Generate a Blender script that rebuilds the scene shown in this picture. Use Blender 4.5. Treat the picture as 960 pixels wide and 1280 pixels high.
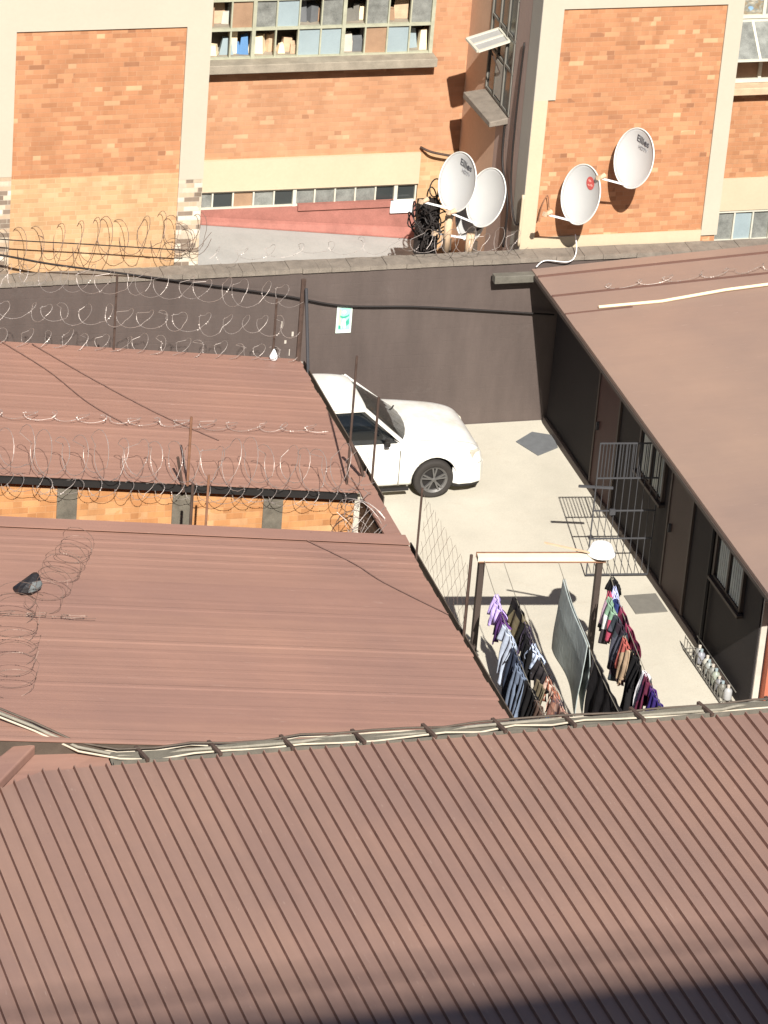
import bpy, math, random
from mathutils import Vector, Matrix, Euler
random.seed(7)
S = bpy.context.scene
R = math.radians
for o in list(bpy.data.objects): bpy.data.objects.remove(o)
# ---------------------------------------------------------------- camera
cam = bpy.data.objects.new('camera', bpy.data.cameras.new('camera')); S.collection.objects.link(cam)
S.camera = cam
right = Vector((0.9598, -0.2706, 0.0747)); up = Vector((0.0619, 0.4636, 0.8839)); fwd = Vector((0.2738, 0.8437, -0.4617))
fwd.normalize(); right = (right - fwd*right.dot(fwd)).normalized(); up = right.cross(fwd)
m = Matrix((right, up, -fwd)).transposed().to_4x4()
m.translation = Vector((-19.175, -51.827, 26.992))
cam.matrix_world = m
cam.data.sensor_fit = 'VERTICAL'; cam.data.sensor_height = 24; cam.data.lens = 97.5
cam.data.clip_start = 0.1; cam.data.clip_end = 2000
# ---------------------------------------------------------------- sky, sun, exposure
EL, AZ = 41.0, 9.0            # light travels towards +Y, a little towards +X, and down
W = bpy.data.worlds.new('World'); S.world = W; W.use_nodes = True
nt = W.node_tree; bg = nt.nodes['Background']
sky = nt.nodes.new('ShaderNodeTexSky'); sky.sky_type = 'NISHITA'; sky.sun_disc = False
sky.sun_elevation = R(EL); sky.sun_rotation = R(180+AZ)
nt.links.new(sky.outputs[0], bg.inputs[0]); bg.inputs[1].default_value = 0.05
sun = bpy.data.objects.new('sun', bpy.data.lights.new('sun', 'SUN')); S.collection.objects.link(sun)
sun.data.energy = 4.6; sun.data.angle = R(0.5); sun.data.color = (1.0, 0.955, 0.88)
sd = Vector((math.sin(R(AZ))*math.cos(R(EL)), math.cos(R(AZ))*math.cos(R(EL)), -math.sin(R(EL))))
sun.rotation_euler = sd.to_track_quat('-Z', 'Y').to_euler()
S.view_settings.view_transform = 'Standard'; S.view_settings.look = 'None'
S.view_settings.exposure = 0.94; S.view_settings.gamma = 1
# ---------------------------------------------------------------- material helpers
def base_mat(name):
    m = bpy.data.materials.new(name); m.use_nodes = True
    n = m.node_tree.nodes; b = n['Principled BSDF']
    return m, m.node_tree, b
def N(t, k, **kw):
    n = t.nodes.new(k)
    for a, v in kw.items():
        if a.startswith('i_'):
            key = a[2:]
            n.inputs[int(key) if key.isdigit() else key].default_value = v
        else: setattr(n, a, v)
    return n
def L(t, a, b): t.links.new(a, b)
def math_(t, op, a, b=None, c=None):
    n = N(t, 'ShaderNodeMath', operation=op)
    for i, v in enumerate((a, b, c)):
        if v is None: continue
        if isinstance(v, (int, float)): n.inputs[i].default_value = v
        else: L(t, v, n.inputs[i])
    return n.outputs[0]
def mixc(t, f, a, b, blend='MIX'):
    n = N(t, 'ShaderNodeMix', data_type='RGBA', blend_type=blend)
    for i, v in ((0, f), (6, a), (7, b)):
        if isinstance(v, (int, float)): n.inputs[i].default_value = v
        elif isinstance(v, tuple): n.inputs[i].default_value = (*v, 1) if len(v) == 3 else v
        else: L(t, v, n.inputs[i])
    return n.outputs[2]
def noise(t, vec, scale, detail=4, rough=.6, dist=0):
    n = N(t, 'ShaderNodeTexNoise'); n.inputs['Scale'].default_value = scale
    n.inputs['Detail'].default_value = detail; n.inputs['Roughness'].default_value = rough; n.inputs['Distortion'].default_value = dist
    if vec is not None: L(t, vec, n.inputs['Vector'])
    return n.outputs['Fac']
def ramp(t, f, stops, interp='LINEAR'):
    n = N(t, 'ShaderNodeValToRGB'); n.color_ramp.interpolation = interp
    e = n.color_ramp.elements
    while len(e) < len(stops): e.new(0.5)
    for k, (p, c) in enumerate(stops):
        e[k].position = p; e[k].color = (*c, 1) if len(c) == 3 else c
    L(t, f, n.inputs[0]); return n.outputs[0]
def wpos(t): return N(t, 'ShaderNodeNewGeometry').outputs['Position']
def scaled(t, v, s):
    n = N(t, 'ShaderNodeMapping'); n.inputs['Scale'].default_value = s; L(t, v, n.inputs['Vector']); return n.outputs[0]
def bump(t, b, h, strength=.3, dist=.01):
    n = N(t, 'ShaderNodeBump'); n.inputs['Strength'].default_value = strength; n.inputs['Distance'].default_value = dist
    L(t, h, n.inputs['Height']); L(t, n.outputs[0], b.inputs['Normal'])
def G(v, d): return tuple(max(0, x*(1+d)) for x in v)
def plain(name, col, rough=.7, metal=0, var=.12, scale=3., bumpy=.15, spec=.3, coat=0):
    m, t, b = base_mat(name); p = wpos(t)
    a = noise(t, p, scale, 5); c = ramp(t, a, [(.3, G(col, -var)), (.7, G(col, var))])
    f = noise(t, p, scale*14, 3); c = mixc(t, .35, c, ramp(t, f, [(.3, G(col, -var)), (.7, G(col, var))]))
    L(t, c, b.inputs['Base Color'])
    b.inputs['Roughness'].default_value = rough; b.inputs['Metallic'].default_value = metal
    b.inputs['Specular IOR Level'].default_value = spec; b.inputs['Coat Weight'].default_value = coat
    if bumpy: bump(t, b, f, bumpy, .01)
    return m
def brick(name, palette, mortar, w=.222, h=.071, axis='X', stain=.0, mort=.07):
    m, t, b = base_mat(name); p = wpos(t)
    sp = N(t, 'ShaderNodeSeparateXYZ'); L(t, p, sp.inputs[0])
    u = sp.outputs[axis]; z = sp.outputs['Z']
    rz = math_(t, 'DIVIDE', math_(t, 'ADD', z, 50.0), h); row = math_(t, 'FLOOR', rz)
    off = math_(t, 'MULTIPLY', math_(t, 'MODULO', row, 2.0), .5)
    uu = math_(t, 'ADD', math_(t, 'DIVIDE', math_(t, 'ADD', u, 100.0), w), off)
    wr = N(t, 'ShaderNodeTexWhiteNoise', noise_dimensions='1D'); L(t, row, wr.inputs['W'])
    uu = math_(t, 'ADD', uu, math_(t, 'MULTIPLY', wr.outputs['Value'], .35))
    # header bricks: some cells are split in two
    col = math_(t, 'FLOOR', uu)
    cv = N(t, 'ShaderNodeCombineXYZ'); L(t, col, cv.inputs[0]); L(t, row, cv.inputs[1])
    wn0 = N(t, 'ShaderNodeTexWhiteNoise', noise_dimensions='3D'); L(t, cv.outputs[0], wn0.inputs['Vector'])
    split = math_(t, 'GREATER_THAN', wn0.outputs['Value'], .62)
    half = math_(t, 'FLOOR', math_(t, 'MULTIPLY', math_(t, 'FRACT', uu), 2.0))
    sub = math_(t, 'MULTIPLY', half, split)
    cv2 = N(t, 'ShaderNodeCombineXYZ'); L(t, col, cv2.inputs[0]); L(t, row, cv2.inputs[1]); L(t, math_(t, 'ADD', sub, 3.3), cv2.inputs[2])
    wn = N(t, 'ShaderNodeTexWhiteNoise', noise_dimensions='3D'); L(t, cv2.outputs[0], wn.inputs['Vector'])
    # patches where odd bricks gather
    big = noise(t, p, .9, 3)
    rnd = math_(t, 'ADD', wn.outputs['Value'], math_(t, 'MULTIPLY', math_(t, 'SUBTRACT', big, .5), .25))
    c = ramp(t, rnd, palette, 'CONSTANT')
    # soft mix between neighbours
    wn3 = N(t, 'ShaderNodeTexWhiteNoise', noise_dimensions='3D'); L(t, scaled(t, cv2.outputs[0], (1.7, 2.3, 1)), wn3.inputs['Vector'])
    c = mixc(t, .8, c, ramp(t, wn3.outputs['Value'], [(0, (.86, .85, .84)), (1, (1.1, 1.1, 1.1))]), 'MULTIPLY')
    fz = math_(t, 'FRACT', rz); fu = math_(t, 'FRACT', uu)
    mz = math_(t, 'LESS_THAN', fz, mort*1.9); mu = math_(t, 'LESS_THAN', fu, mort*.7)
    mm = math_(t, 'MULTIPLY', math_(t, 'MAXIMUM', mz, mu), .5)
    c = mixc(t, mm, c, mortar)
    g = noise(t, scaled(t, p, (1, 1, .35)), 2.2, 6, .7)
    c = mixc(t, .7, c, ramp(t, g, [(.25, (.78-stain, .76-stain, .74-stain)), (.6, (1.08, 1.08, 1.08))]), 'MULTIPLY')
    L(t, c, b.inputs['Base Color']); b.inputs['Roughness'].default_value = .9; b.inputs['Specular IOR Level'].default_value = .15
    hh = math_(t, 'SUBTRACT', 1.0, mm); fn = noise(t, p, 60, 3)
    bump(t, b, math_(t, 'ADD', hh, math_(t, 'MULTIPLY', fn, .4)), .5, .008)
    return m
def roof_mat(name, col, along='X', streak=.1, rough=.55):
    m, t, b = base_mat(name); p = wpos(t)
    s = (.35, 7, 1) if along == 'X' else (7, .35, 1)
    a = noise(t, scaled(t, p, s), 1.6, 5, .65); c = ramp(t, a, [(.28, G(col, -streak)), (.72, G(col, streak))])
    bl = noise(t, p, .55, 5, .6); c = mixc(t, .8, c, ramp(t, bl, [(.3, (.86, .87, .9)), (.7, (1.1, 1.07, 1.03))]), 'MULTIPLY')
    # chalky scuffs and rust-brown dirt spots
    sc = noise(t, scaled(t, p, (1.2, 14, 1) if along == 'X' else (14, 1.2, 1)), 2.5, 4, .7)
    c = mixc(t, ramp(t, sc, [(.66, (0, 0, 0)), (.76, (.35, .35, .35))]), c, (.62, .50, .43))
    sp = noise(t, p, 9, 4, .75); c = mixc(t, ramp(t, sp, [(.68, (0, 0, 0)), (.8, (.55, .55, .55))]), c, G(col, -.5))
    s3 = N(t, 'ShaderNodeSeparateXYZ'); L(t, p, s3.inputs[0])
    cell = math_(t, 'FLOOR', math_(t, 'DIVIDE', s3.outputs['Y' if along == 'X' else 'X'], .72 if along == 'Y' else .84))
    wn = N(t, 'ShaderNodeTexWhiteNoise', noise_dimensions='1D'); L(t, cell, wn.inputs['W'])
    c = mixc(t, 1.0, c, ramp(t, wn.outputs['Value'], [(0, (.965, .955, .97)), (1, (1.03, 1.025, 1.015))]), 'MULTIPLY')
    L(t, c, b.inputs['Base Color']); b.inputs['Roughness'].default_value = rough; b.inputs['Specular IOR Level'].default_value = .25
    bump(t, b, noise(t, p, 5, 4), .25, .012)
    return m
M = {}
OR = [(0, (0.295, 0.142, 0.077)), (.02, (0.373, 0.177, 0.091)), (.22, (0.396, 0.190, 0.097)), (.45, (0.413, 0.201, 0.105)), (.7, (0.430, 0.216, 0.113)), (.88, (0.452, 0.236, 0.126)), (.965, (0.514, 0.310, 0.176))]
OR2 = [(0, (0.364, 0.187, 0.107)), (.008, (0.426, 0.221, 0.123)), (.3, (0.436, 0.230, 0.130)), (.6, (0.445, 0.236, 0.135)), (.88, (0.463, 0.252, 0.146)), (.97, (0.498, 0.295, 0.175))]
PALE = [(0, (0.421, 0.252, 0.134)), (.06, (0.457, 0.282, 0.150)), (.4, (0.475, 0.299, 0.162)), (.7, (0.499, 0.317, 0.175)), (.95, (0.536, 0.357, 0.206))]
M['brick'] = brick('orange_brick', OR, (.40, .235, .14))
M['brick_soft'] = brick('salmon_brick', OR2, (.42, .25, .155))
M['brick_pale'] = brick('pale_brick', PALE, (.50, .36, .22), stain=.05)
M['brick_side'] = brick('side_brick', [(0, (.3, .15, .09)), (.1, (.45, .24, .14)), (.5, (.5, .28, .17)), (.9, (.55, .33, .2))], (.42, .28, .19), axis='Y')
M['brick_raw'] = brick('raw_brick', [(0, (.22, .17, .13)), (.3, (.45, .34, .24)), (.6, (.5, .42, .32)), (.9, (.6, .55, .45))], (.45, .4, .33), stain=.2)
M['brick_rough'] = brick('rough_brick', [(0, (.40, .19, .08)), (.2, (.46, .225, .095)), (.6, (.49, .25, .11)), (.92, (.53, .30, .15))], (.47, .27, .14), h=.09, stain=.15)
M['cream'] = plain('cream_paint', (.435, .395, .315), .8, var=.04, scale=1.2, bumpy=.1)
M['cream_yellow'] = plain('yellow_cream_paint', (.49, .405, .285), .8, var=.06, scale=1.5, bumpy=.1)
M['grey_paint'] = plain('grey_paint', (.36, .34, .30), .8, var=.06, scale=1.5)
M['plaster_brown'] = plain('brown_plaster', (.56, .38, .27), .85, var=.1, scale=1.1, bumpy=.2)
M['plaster_mauve'] = plain('mauve_plaster', (.40, .30, .26), .85, var=.08, scale=1.1, bumpy=.2)
M['wall_brown'] = plain('dark_brown_paint', (.083, .066, .060), .6, var=.10, scale=.8, bumpy=.12, spec=.35)
def wall_paint():
    m, t, b = base_mat('streaked_brown_paint'); p = wpos(t); col = (.092, .071, .063)
    a = noise(t, scaled(t, p, (1, 1, .25)), 2.2, 6, .7); c = ramp(t, a, [(.3, G(col, -.14)), (.7, G(col, .16))])
    st = noise(t, p, 1.4, 6, .75); c = mixc(t, ramp(t, st, [(.60, (0, 0, 0)), (.74, (.5, .5, .5))]), c, (.125, .104, .094))
    sp = N(t, 'ShaderNodeSeparateXYZ'); L(t, p, sp.inputs[0])
    row = math_(t, 'FRACT', math_(t, 'DIVIDE', math_(t, 'ADD', sp.outputs['Z'], .03), .2))
    jn = math_(t, 'LESS_THAN', row, .06)
    sc_ = noise(t, scaled(t, p, (1, 1, 5)), 7, 3, .6); c = mixc(t, ramp(t, sc_, [(.72, (0, 0, 0)), (.78, (.4, .4, .4))]), c, (.18, .15, .135))
    L(t, c, b.inputs['Base Color']); b.inputs['Roughness'].default_value = .55; b.inputs['Specular IOR Level'].default_value = .35
    bump(t, b, math_(t, 'ADD', math_(t, 'MULTIPLY', jn, -.5), noise(t, p, 24, 4)), .35, .008); return m
M['wall_brown'] = wall_paint()
M['coping'] = plain('weathered_coping', (.20, .17, .14), .9, var=.3, scale=6, bumpy=.6)
M['roofB'] = roof_mat('red_brown_roof_sheet', (.278, .161, .125), streak=.07)
M['roofA'] = roof_mat('red_brown_roof_sheet_far', (.272, .157, .122), streak=.07)
M['roofR'] = roof_mat('tan_brown_roof', (.272, .190, .150), streak=.02)
M['roofF'] = roof_mat('brown_roof_sheet_near', (.258, .163, .130), along='Y', streak=.05)
M['bag_blue'] = plain('blue_bag', (.10, .22, .42), .6)
M['beam_pale'] = plain('pale_beam', (.66, .60, .48), .7, var=.08)
M['wire_shadow_brown'] = plain('brown_wire_shadow', (.17, .10, .08), .8)  # colour of the strands that stand for wire shadows on the roofs
M['sill_stone'] = plain('stained_sill', (.27, .235, .185), .85, var=.3, scale=5, bumpy=.4)
M['pier_dirty'] = plain('dirty_mortar', (.13, .115, .09), .9, var=.4, scale=7)
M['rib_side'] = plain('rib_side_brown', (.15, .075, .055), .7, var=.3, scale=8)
M['seam'] = plain('roof_seam_brown', (.13, .07, .055), .7)
M['dark'] = plain('near_black', (.018, .016, .015), .7, bumpy=0)
M['darkbrown'] = plain('dark_brown_metal', (.06, .045, .038), .6)
M['gutter'] = plain('grey_gutter', (.125, .115, .095), .7, var=.3, scale=5)
M['gutter_dark'] = plain('brown_gutter', (.085, .065, .05), .6, var=.3, scale=5)
M['rust'] = plain('rusty_steel', (.20, .10, .06), .85, var=.4, scale=9)
M['rust_dark'] = plain('dark_rusty_steel', (.07, .045, .035), .85, var=.4, scale=9)
M['razor'] = plain('galvanised_wire', (.40, .35, .32), .55, metal=.6, bumpy=0, var=.2)
M['razor_dull'] = plain('dull_wire', (.19, .135, .11), .55, metal=.4, bumpy=0, var=.3)
M['cable_black'] = plain('black_cable', (.02, .016, .015), .6, bumpy=0)
M['cable_cream'] = plain('cream_cable', (.46, .40, .31), .6, var=.2, scale=4, bumpy=0)
M['cable_grey'] = plain('grey_cable', (.22, .20, .16), .6, var=.3, scale=4, bumpy=0)
M['wood_pale'] = plain('pale_wood', (.80, .66, .44), .8, var=.1, scale=5)
M['red'] = plain('red_oxide_paint', (.30, .125, .10), .8, var=.25, scale=4, bumpy=.3)
M['leanto'] = plain('grey_fibre_sheet', (.34, .335, .32), .85, var=.12, scale=2.2, bumpy=.3)
M['green_frame'] = plain('green_cream_frame', (.36, .36, .27), .6, var=.2, scale=9)
M['white_frame'] = plain('white_frame_paint', (.52, .50, .42), .6, var=.1)
M['pane_dark'] = plain('dark_pane', (.035, .04, .04), .15, bumpy=0, spec=.5)
M['pane_grey'] = plain('grey_pane', (.19, .195, .18), .25, bumpy=0, var=.5, scale=6)
M['pane_blue'] = plain('blue_grey_pane', (.27, .33, .35), .3, bumpy=0, var=.1)
M['pane_clutter'] = None
M['pane_card'] = plain('cardboard_pane', (.30, .19, .12), .9, var=.2, scale=5)
M['dish'] = plain('dish_white', (.50, .50, .49), .45, var=.02, bumpy=0, spec=.4)
M['dish_edge'] = plain('dish_rim_white', (.66, .65, .61), .45, var=.02, bumpy=0)
M['tan'] = plain('tan_mount', (.50, .36, .24), .8, var=.2, scale=8)
M['ink'] = plain('ink_grey', (.08, .08, .09), .7, bumpy=0)
M['ink_soft'] = plain('ink_soft_grey', (.30, .30, .31), .7, bumpy=0)
M['emblem_red'] = plain('emblem_red', (.55, .10, .09), .6, bumpy=0)
M['emblem_pink'] = plain('emblem_pink', (.75, .33, .29), .6, bumpy=0)
M['sign_white'] = plain('sign_white', (.66, .76, .68), .5, var=.03, bumpy=0)
M['sign_green'] = plain('sign_green', (.06, .36, .26), .5, var=.15, scale=12, bumpy=0)
M['sign_mint'] = plain('sign_mint', (.32, .70, .54), .5, var=.08, scale=12, bumpy=0)
M['sign_lime'] = plain('sign_lime', (.42, .72, .38), .5, var=.08, scale=12, bumpy=0)
M['cover'] = plain('grey_cover', (.16, .15, .13), .8, var=.15, scale=9)
M['cover_blue'] = plain('blue_grey_cover', (.13, .135, .14), .7, var=.15, scale=9)
M['door_red'] = plain('dark_red_door', (.055, .022, .020), .6, var=.15)
M['door_brown'] = plain('brown_door', (.050, .029, .024), .6, var=.15)
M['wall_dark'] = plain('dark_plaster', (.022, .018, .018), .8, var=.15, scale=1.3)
M['curtain'] = plain('pale_curtain', (.42, .45, .42), .9, var=.15, scale=8)
M['gate'] = plain('galvanised_gate', (.055, .055, .06), .6, metal=.0, var=.15)
M['white'] = plain('white_plastic', (.85, .85, .85), .35, var=.02, bumpy=0)
M['bag'] = plain('black_plastic', (.012, .010, .011), .35, bumpy=.3, spec=.5)
M['bag_grey'] = plain('grey_plastic', (.10, .11, .11), .4, bumpy=.2, spec=.5)
M['post_red'] = plain('red_brown_post', (.42, .13, .075), .7, var=.15)
M['pale_plaster'] = plain('pale_plaster', (.48, .43, .37), .85, var=.2, scale=6)
M['tower'] = plain('tower_brick', (.16, .10, .08), .9)
# clutter behind panes
def clutter():
    m, t, b = base_mat('cluttered_pane'); p = wpos(t)
    f1 = noise(t, scaled(t, p, (1, 1, 1.4)), 5.5, 3, .55, .6)
    c = ramp(t, f1, [(.30, (.06, .055, .045)), (.38, (.17, .14, .10)), (.46, (.25, .20, .13)), (.52, (.19, .20, .18)), (.58, (.33, .30, .23)), (.66, (.45, .44, .40))])
    bl = noise(t, p, 9, 1); c = mixc(t, ramp(t, bl, [(.66, (0, 0, 0)), (.69, (1, 1, 1))]), c, (.20, .33, .48))
    n_ = noise(t, p, 14, 4); c = mixc(t, .8, c, ramp(t, n_, [(.3, (.7, .7, .7)), (.7, (1.2, 1.2, 1.2))]), 'MULTIPLY')
    L(t, c, b.inputs['Base Color']); b.inputs['Roughness'].default_value = .5; return m
M['pane_clutter'] = clutter()
def ground_mat():
    m, t, b = base_mat('pale_concrete'); p = wpos(t); col = (.48, .445, .37)
    a = noise(t, p, .7, 6, .65); c = ramp(t, a, [(.3, G(col, -.10)), (.68, G(col, .08))])
    st = noise(t, p, 2.6, 6, .7, .4); c = mixc(t, ramp(t, st, [(.58, (0, 0, 0)), (.75, (.4, .4, .4))]), c, (.40, .345, .27))
    f = noise(t, p, 45, 3); c = mixc(t, .4, c, ramp(t, f, [(.3, (.86, .86, .86)), (.7, (1.1, 1.1, 1.1))]), 'MULTIPLY')
    sp = N(t, 'ShaderNodeSeparateXYZ'); L(t, p, sp.inputs[0])
    c = mixc(t, ramp(t, noise(t, p, 9, 3), [(.70, (0, 0, 0)), (.76, (.5, .5, .5))]), c, (.33, .29, .23))
    L(t, c, b.inputs['Base Color']); b.inputs['Roughness'].default_value = .9; b.inputs['Specular IOR Level'].default_value = .2
    bump(t, b, f, .3, .01); return m
M['concrete'] = ground_mat()
M['earth'] = plain('grey_earth', (.17, .15, .13), .95, var=.2, scale=1)
# ---------------------------------------------------------------- mesh helpers
class MB:
    def __init__(s): s.v = []; s.f = []; s.m = []
    def quad(s, pts, mi=0):
        k = len(s.v); s.v += [tuple(p) for p in pts]; s.f.append(tuple(range(k, k+len(pts)))); s.m.append(mi); return s
    def box(s, x0, x1, y0, y1, z0, z1, mi=0):
        k = len(s.v)
        s.v += [(x, y, z) for z in (z0, z1) for y in (y0, y1) for x in (x0, x1)]
        for f in ((0,2,3,1),(4,5,7,6),(0,1,5,4),(2,6,7,3),(0,4,6,2),(1,3,7,5)): s.f.append(tuple(k+i for i in f)); s.m.append(mi)
        return s
    def hexa(s, bot, top, mi=0):     # two rings of the same length
        k = len(s.v); n = len(bot); s.v += [tuple(p) for p in bot]+[tuple(p) for p in top]
        s.f.append(tuple(k+i for i in reversed(range(n)))); s.m.append(mi)
        s.f.append(tuple(k+n+i for i in range(n))); s.m.append(mi)
        for i in range(n): j = (i+1) % n; s.f.append((k+i, k+j, k+n+j, k+n+i)); s.m.append(mi)
        return s
    def tube(s, pts, r, n=6, mi=0, closed=False, caps=True):
        pts = [Vector(p) for p in pts]; k0 = len(s.v); N_ = len(pts); pu = None
        for i, p in enumerate(pts):
            a = pts[i-1] if i > 0 else (pts[-1] if closed else p); b = pts[i+1] if i < N_-1 else (pts[0] if closed else p)
            d = (b-a).normalized()
            if pu is None:
                u = d.cross(Vector((0, 0, 1)));
                if u.length < .05: u = d.cross(Vector((1, 0, 0)))
            else: u = pu - d*pu.dot(d)
            u.normalize(); pu = u; w = d.cross(u)
            rr = r[i] if isinstance(r, (list, tuple)) else r
            for j in range(n):
                a_ = 2*math.pi*j/n; s.v.append(tuple(p + u*rr*math.cos(a_) + w*rr*math.sin(a_)))
        for i in range(N_ if closed else N_-1):
            q = (i+1) % N_
            for j in range(n):
                j2 = (j+1) % n; s.f.append((k0+i*n+j, k0+i*n+j2, k0+q*n+j2, k0+q*n+j)); s.m.append(mi)
        if caps and not closed:
            s.f.append(tuple(k0+j for j in reversed(range(n)))); s.m.append(mi)
            s.f.append(tuple(k0+(N_-1)*n+j for j in range(n))); s.m.append(mi)
        return s
    def bar(s, a, b, w, h=None, mi=0, upv=(0, 0, 1)):
        a = Vector(a); b = Vector(b); h = h or w; d = (b-a).normalized(); u = d.cross(Vector(upv))
        if u.length < .05: u = d.cross(Vector((1, 0, 0)))
        u.normalize(); t = u.cross(d)
        ring = lambda p: [p+u*x*w/2+t*y*h/2 for x, y in ((-1,-1),(1,-1),(1,1),(-1,1))]
        return s.hexa(ring(a), ring(b), mi)
    def build(s, name, mats, parent=None, smooth=False, bevel=0, loc=None):
        if not isinstance(mats, (list, tuple)): mats = [mats]
        me = bpy.data.meshes.new(name)
        o_ = Vector(parent['_o']) if parent is not None and '_o' in parent else Vector((0, 0, 0))
        own = Vector(loc) if loc is not None else Vector((0, 0, 0))
        me.from_pydata([tuple(Vector(v)-(o_ if parent else own)) for v in s.v], [], s.f)
        for m_ in mats: me.materials.append(M[m_] if isinstance(m_, str) else m_)
        for p, mi in zip(me.polygons, s.m): p.material_index = mi; p.use_smooth = smooth
        me.update()
        ob = bpy.data.objects.new(name, me); S.collection.objects.link(ob)
        if parent:
            ob.parent = parent
        else: ob.location = own
        ob['_o'] = tuple(o_ if parent else own)
        if bevel:
            b = ob.modifiers.new('bevel', 'BEVEL'); b.width = bevel; b.segments = 2; b.limit_method = 'ANGLE'
        return ob
def tag(o, label, cat, group=None):
    o['label'] = label; o['category'] = cat
    if group: o['group'] = group
    return o
def thing(name, loc, label, cat, group=None):
    o = bpy.data.objects.new(name, None); S.collection.objects.link(o); o.location = loc; o['_o'] = tuple(loc)
    o.empty_display_size = .2
    return tag(o, label, cat, group)
def struct(o): o['kind'] = 'structure'; return o
# ---------------------------------------------------------------- ground
struct(MB().box(-300, 300, -300, 400, -.5, 0).build('ground', 'earth'))
def paving():
    b = MB(); xs = [-15, -4.6, 0.0]; 
    b.box(-15, .0, -13.0, 0.0, 0.0, .004)
    return b.build('yard_paving', 'concrete')
struct(paving())
# ---------------------------------------------------------------- boundary wall
WT = 2.65
bw = thing('boundary_wall', (-3, 0.15, 0), 'long dark brown painted yard wall with rough grey coping behind the white car', 'wall')
b = MB().box(-15, 9, .02, .30, -.1, WT-.07); b.build('wall', 'wall_brown', bw)
b = MB(); x = -15.0
while x < 9:
    w = random.uniform(.18, .30); dz = random.uniform(-.006, .006); dy = random.uniform(-.008, .008)
    b.box(x, x+w-.004, -.012+dy, .30, WT-.07+.001, WT+dz); x += w
b.build('coping', 'coping', bw)
# ---------------------------------------------------------------- brick building behind
FB = .38
bb = thing('brick_building', (-2, 3, 0), 'orange brick building with cream painted piers and steel windows behind the yard wall', 'building')
def part(name, mat, boxes, **kw):
    for q in boxes: o = MB().box(*q).build(name, mat, bb, **kw)
    return o
part('wall', 'brick', [(-12, -5.34, FB, 6, 4.05, 9)])
part('wall', 'brick_pale', [(-12, -5.34, FB-.004, 6, -.1, 4.05)])
part('pier', 'cream', [(-5.67, -5.32, FB-.035, 3.4, 3.95, 9), (-8.6, -8.06, FB-.035, FB+.1, 4.10, 9), (-8.06, -5.67, FB-.035, FB+.1, 6.24, 6.8)])
part('pier', 'brick_raw', [(-5.67, -5.325, FB-.03, 3.4, -.1, 3.95), (-8.6, -8.06, FB-.03, FB+.1, -.1, 4.10)])
# middle bay, set back
MY = 3.5
part('wall', 'brick_soft', [(-5.32, -.52, MY, 6, 2.86, 4.32), (-1.08, -.52, MY, 6, 4.32, 9)])
part('band', 'cream_yellow', [(-5.32, -1.13, MY-.06, 6, 2.36, 2.86)])
part('wall', 'brick_pale', [(-1.13, -.52, MY-.02, 6, -.1, 2.86)])
part('wall', 'red', [(-5.32, -1.13, MY-.03, 6, -.1, 2.06)])
# right block
part('wall', 'brick', [(-.50, 2.50, FB, 6, -.1, 9)])
part('side_wall', 'plaster_brown', [(-.52, -.50, 1.9, MY, -.1, 4.26), (-.52, -.50, 2.55, MY, 4.26, 9)])
part('side_wall', 'plaster_mauve', [(-.521, -.50, .78, 1.9, -.1, 4.26), (-.521, -.50, .78, 1.35, 4.26, 9), (-.521, -.50, 1.35, 2.55, 6.1, 9)])
part('side_wall', 'grey_paint', [(-.525, -.50, FB-.03, .78, -.1, 9)])
part('pier', 'cream', [(-.52, -.2, FB-.035, FB+.02, 4.95, 9), (2.27, 2.52, FB-.035, 1.9, 2.72, 9), (-.2, 2.27, FB-.035, FB+.02, 6.33, 7.0)])
part('pier', 'cream_yellow', [(-.52, -.31, FB-.036, FB+.02, -.1, 4.95), (-.31, 2.27, FB-.03, FB+.02, 2.6, 2.80)])
# right bay
RY = 2.0
part('wall', 'brick', [(2.52, 9, RY, 6, 2.88, 4.30)])
part('band', 'cream_yellow', [(2.52, 9, RY-.05, 6, 2.36, 2.88)])
part('wall', 'leanto', [(2.52, 9, RY-.02, 6, -.1, 1.85)])
part('roof', 'coping', [(-12, 9, .4, 6, 9, 9.2)])
part('sill', 'sill_stone', [(-4.9, -1.06, MY-.26, MY+.1, 4.325, 4.46)], bevel=.01)
part('sill', 'tan', [(2.52, 9, RY-.22, RY+.1, 4.305, 4.42)], bevel=.01)
part('wall', 'sill_stone', [(-5.3, -1.09, MY+.5, MY+.6, 4.3, 9), (2.6, 9, RY+.5, RY+.6, 1.85, 9)])
# big steel window of the middle bay
def steel_window(x0, pitch, n, z0, zs, Y, frame, kinds, parent, thick_every=4, bar=.028, open_at=()):
    f = MB(); p = MB(); W_ = pitch*n
    for i in range(n+1):
        t = .055 if i % thick_every == 0 else bar*.8
        f.box(x0+i*pitch-t/2, x0+i*pitch+t/2, Y-.03-(.015 if t > .05 else 0), Y+.03, z0, zs[-1])
    for z in zs: f.box(x0, x0+W_, Y-.034, Y+.028, z-.02, z+.02)
    k = 0; loose = []
    for j in range(len(zs)-1):
        for i in range(n):
            mi = kinds[k % len(kinds)]; k += 1
            if mi is None: continue
            d = random.uniform(-.006, .006)
            pp = MB() if None in kinds else p
            pp.quad([(x0+i*pitch, Y+.008+d, zs[j]), (x0+(i+1)*pitch, Y+.008-d, zs[j]), (x0+(i+1)*pitch, Y+.008-d, zs[j+1]), (x0+i*pitch, Y+.008+d, zs[j+1])], mi)
            if None in kinds: pp.m = [0]; loose.append((pp, ['pane_dark', 'pane_grey', 'pane_clutter', 'pane_blue', 'pane_card'][mi]))
    w = f.build('window', frame, parent)
    for pp, mt in loose: pp.build('pane', mt, w)
    if not loose: p.build('pane', ['pane_dark', 'pane_grey', 'pane_clutter', 'pane_blue', 'pane_card'], w)
    return w
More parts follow.
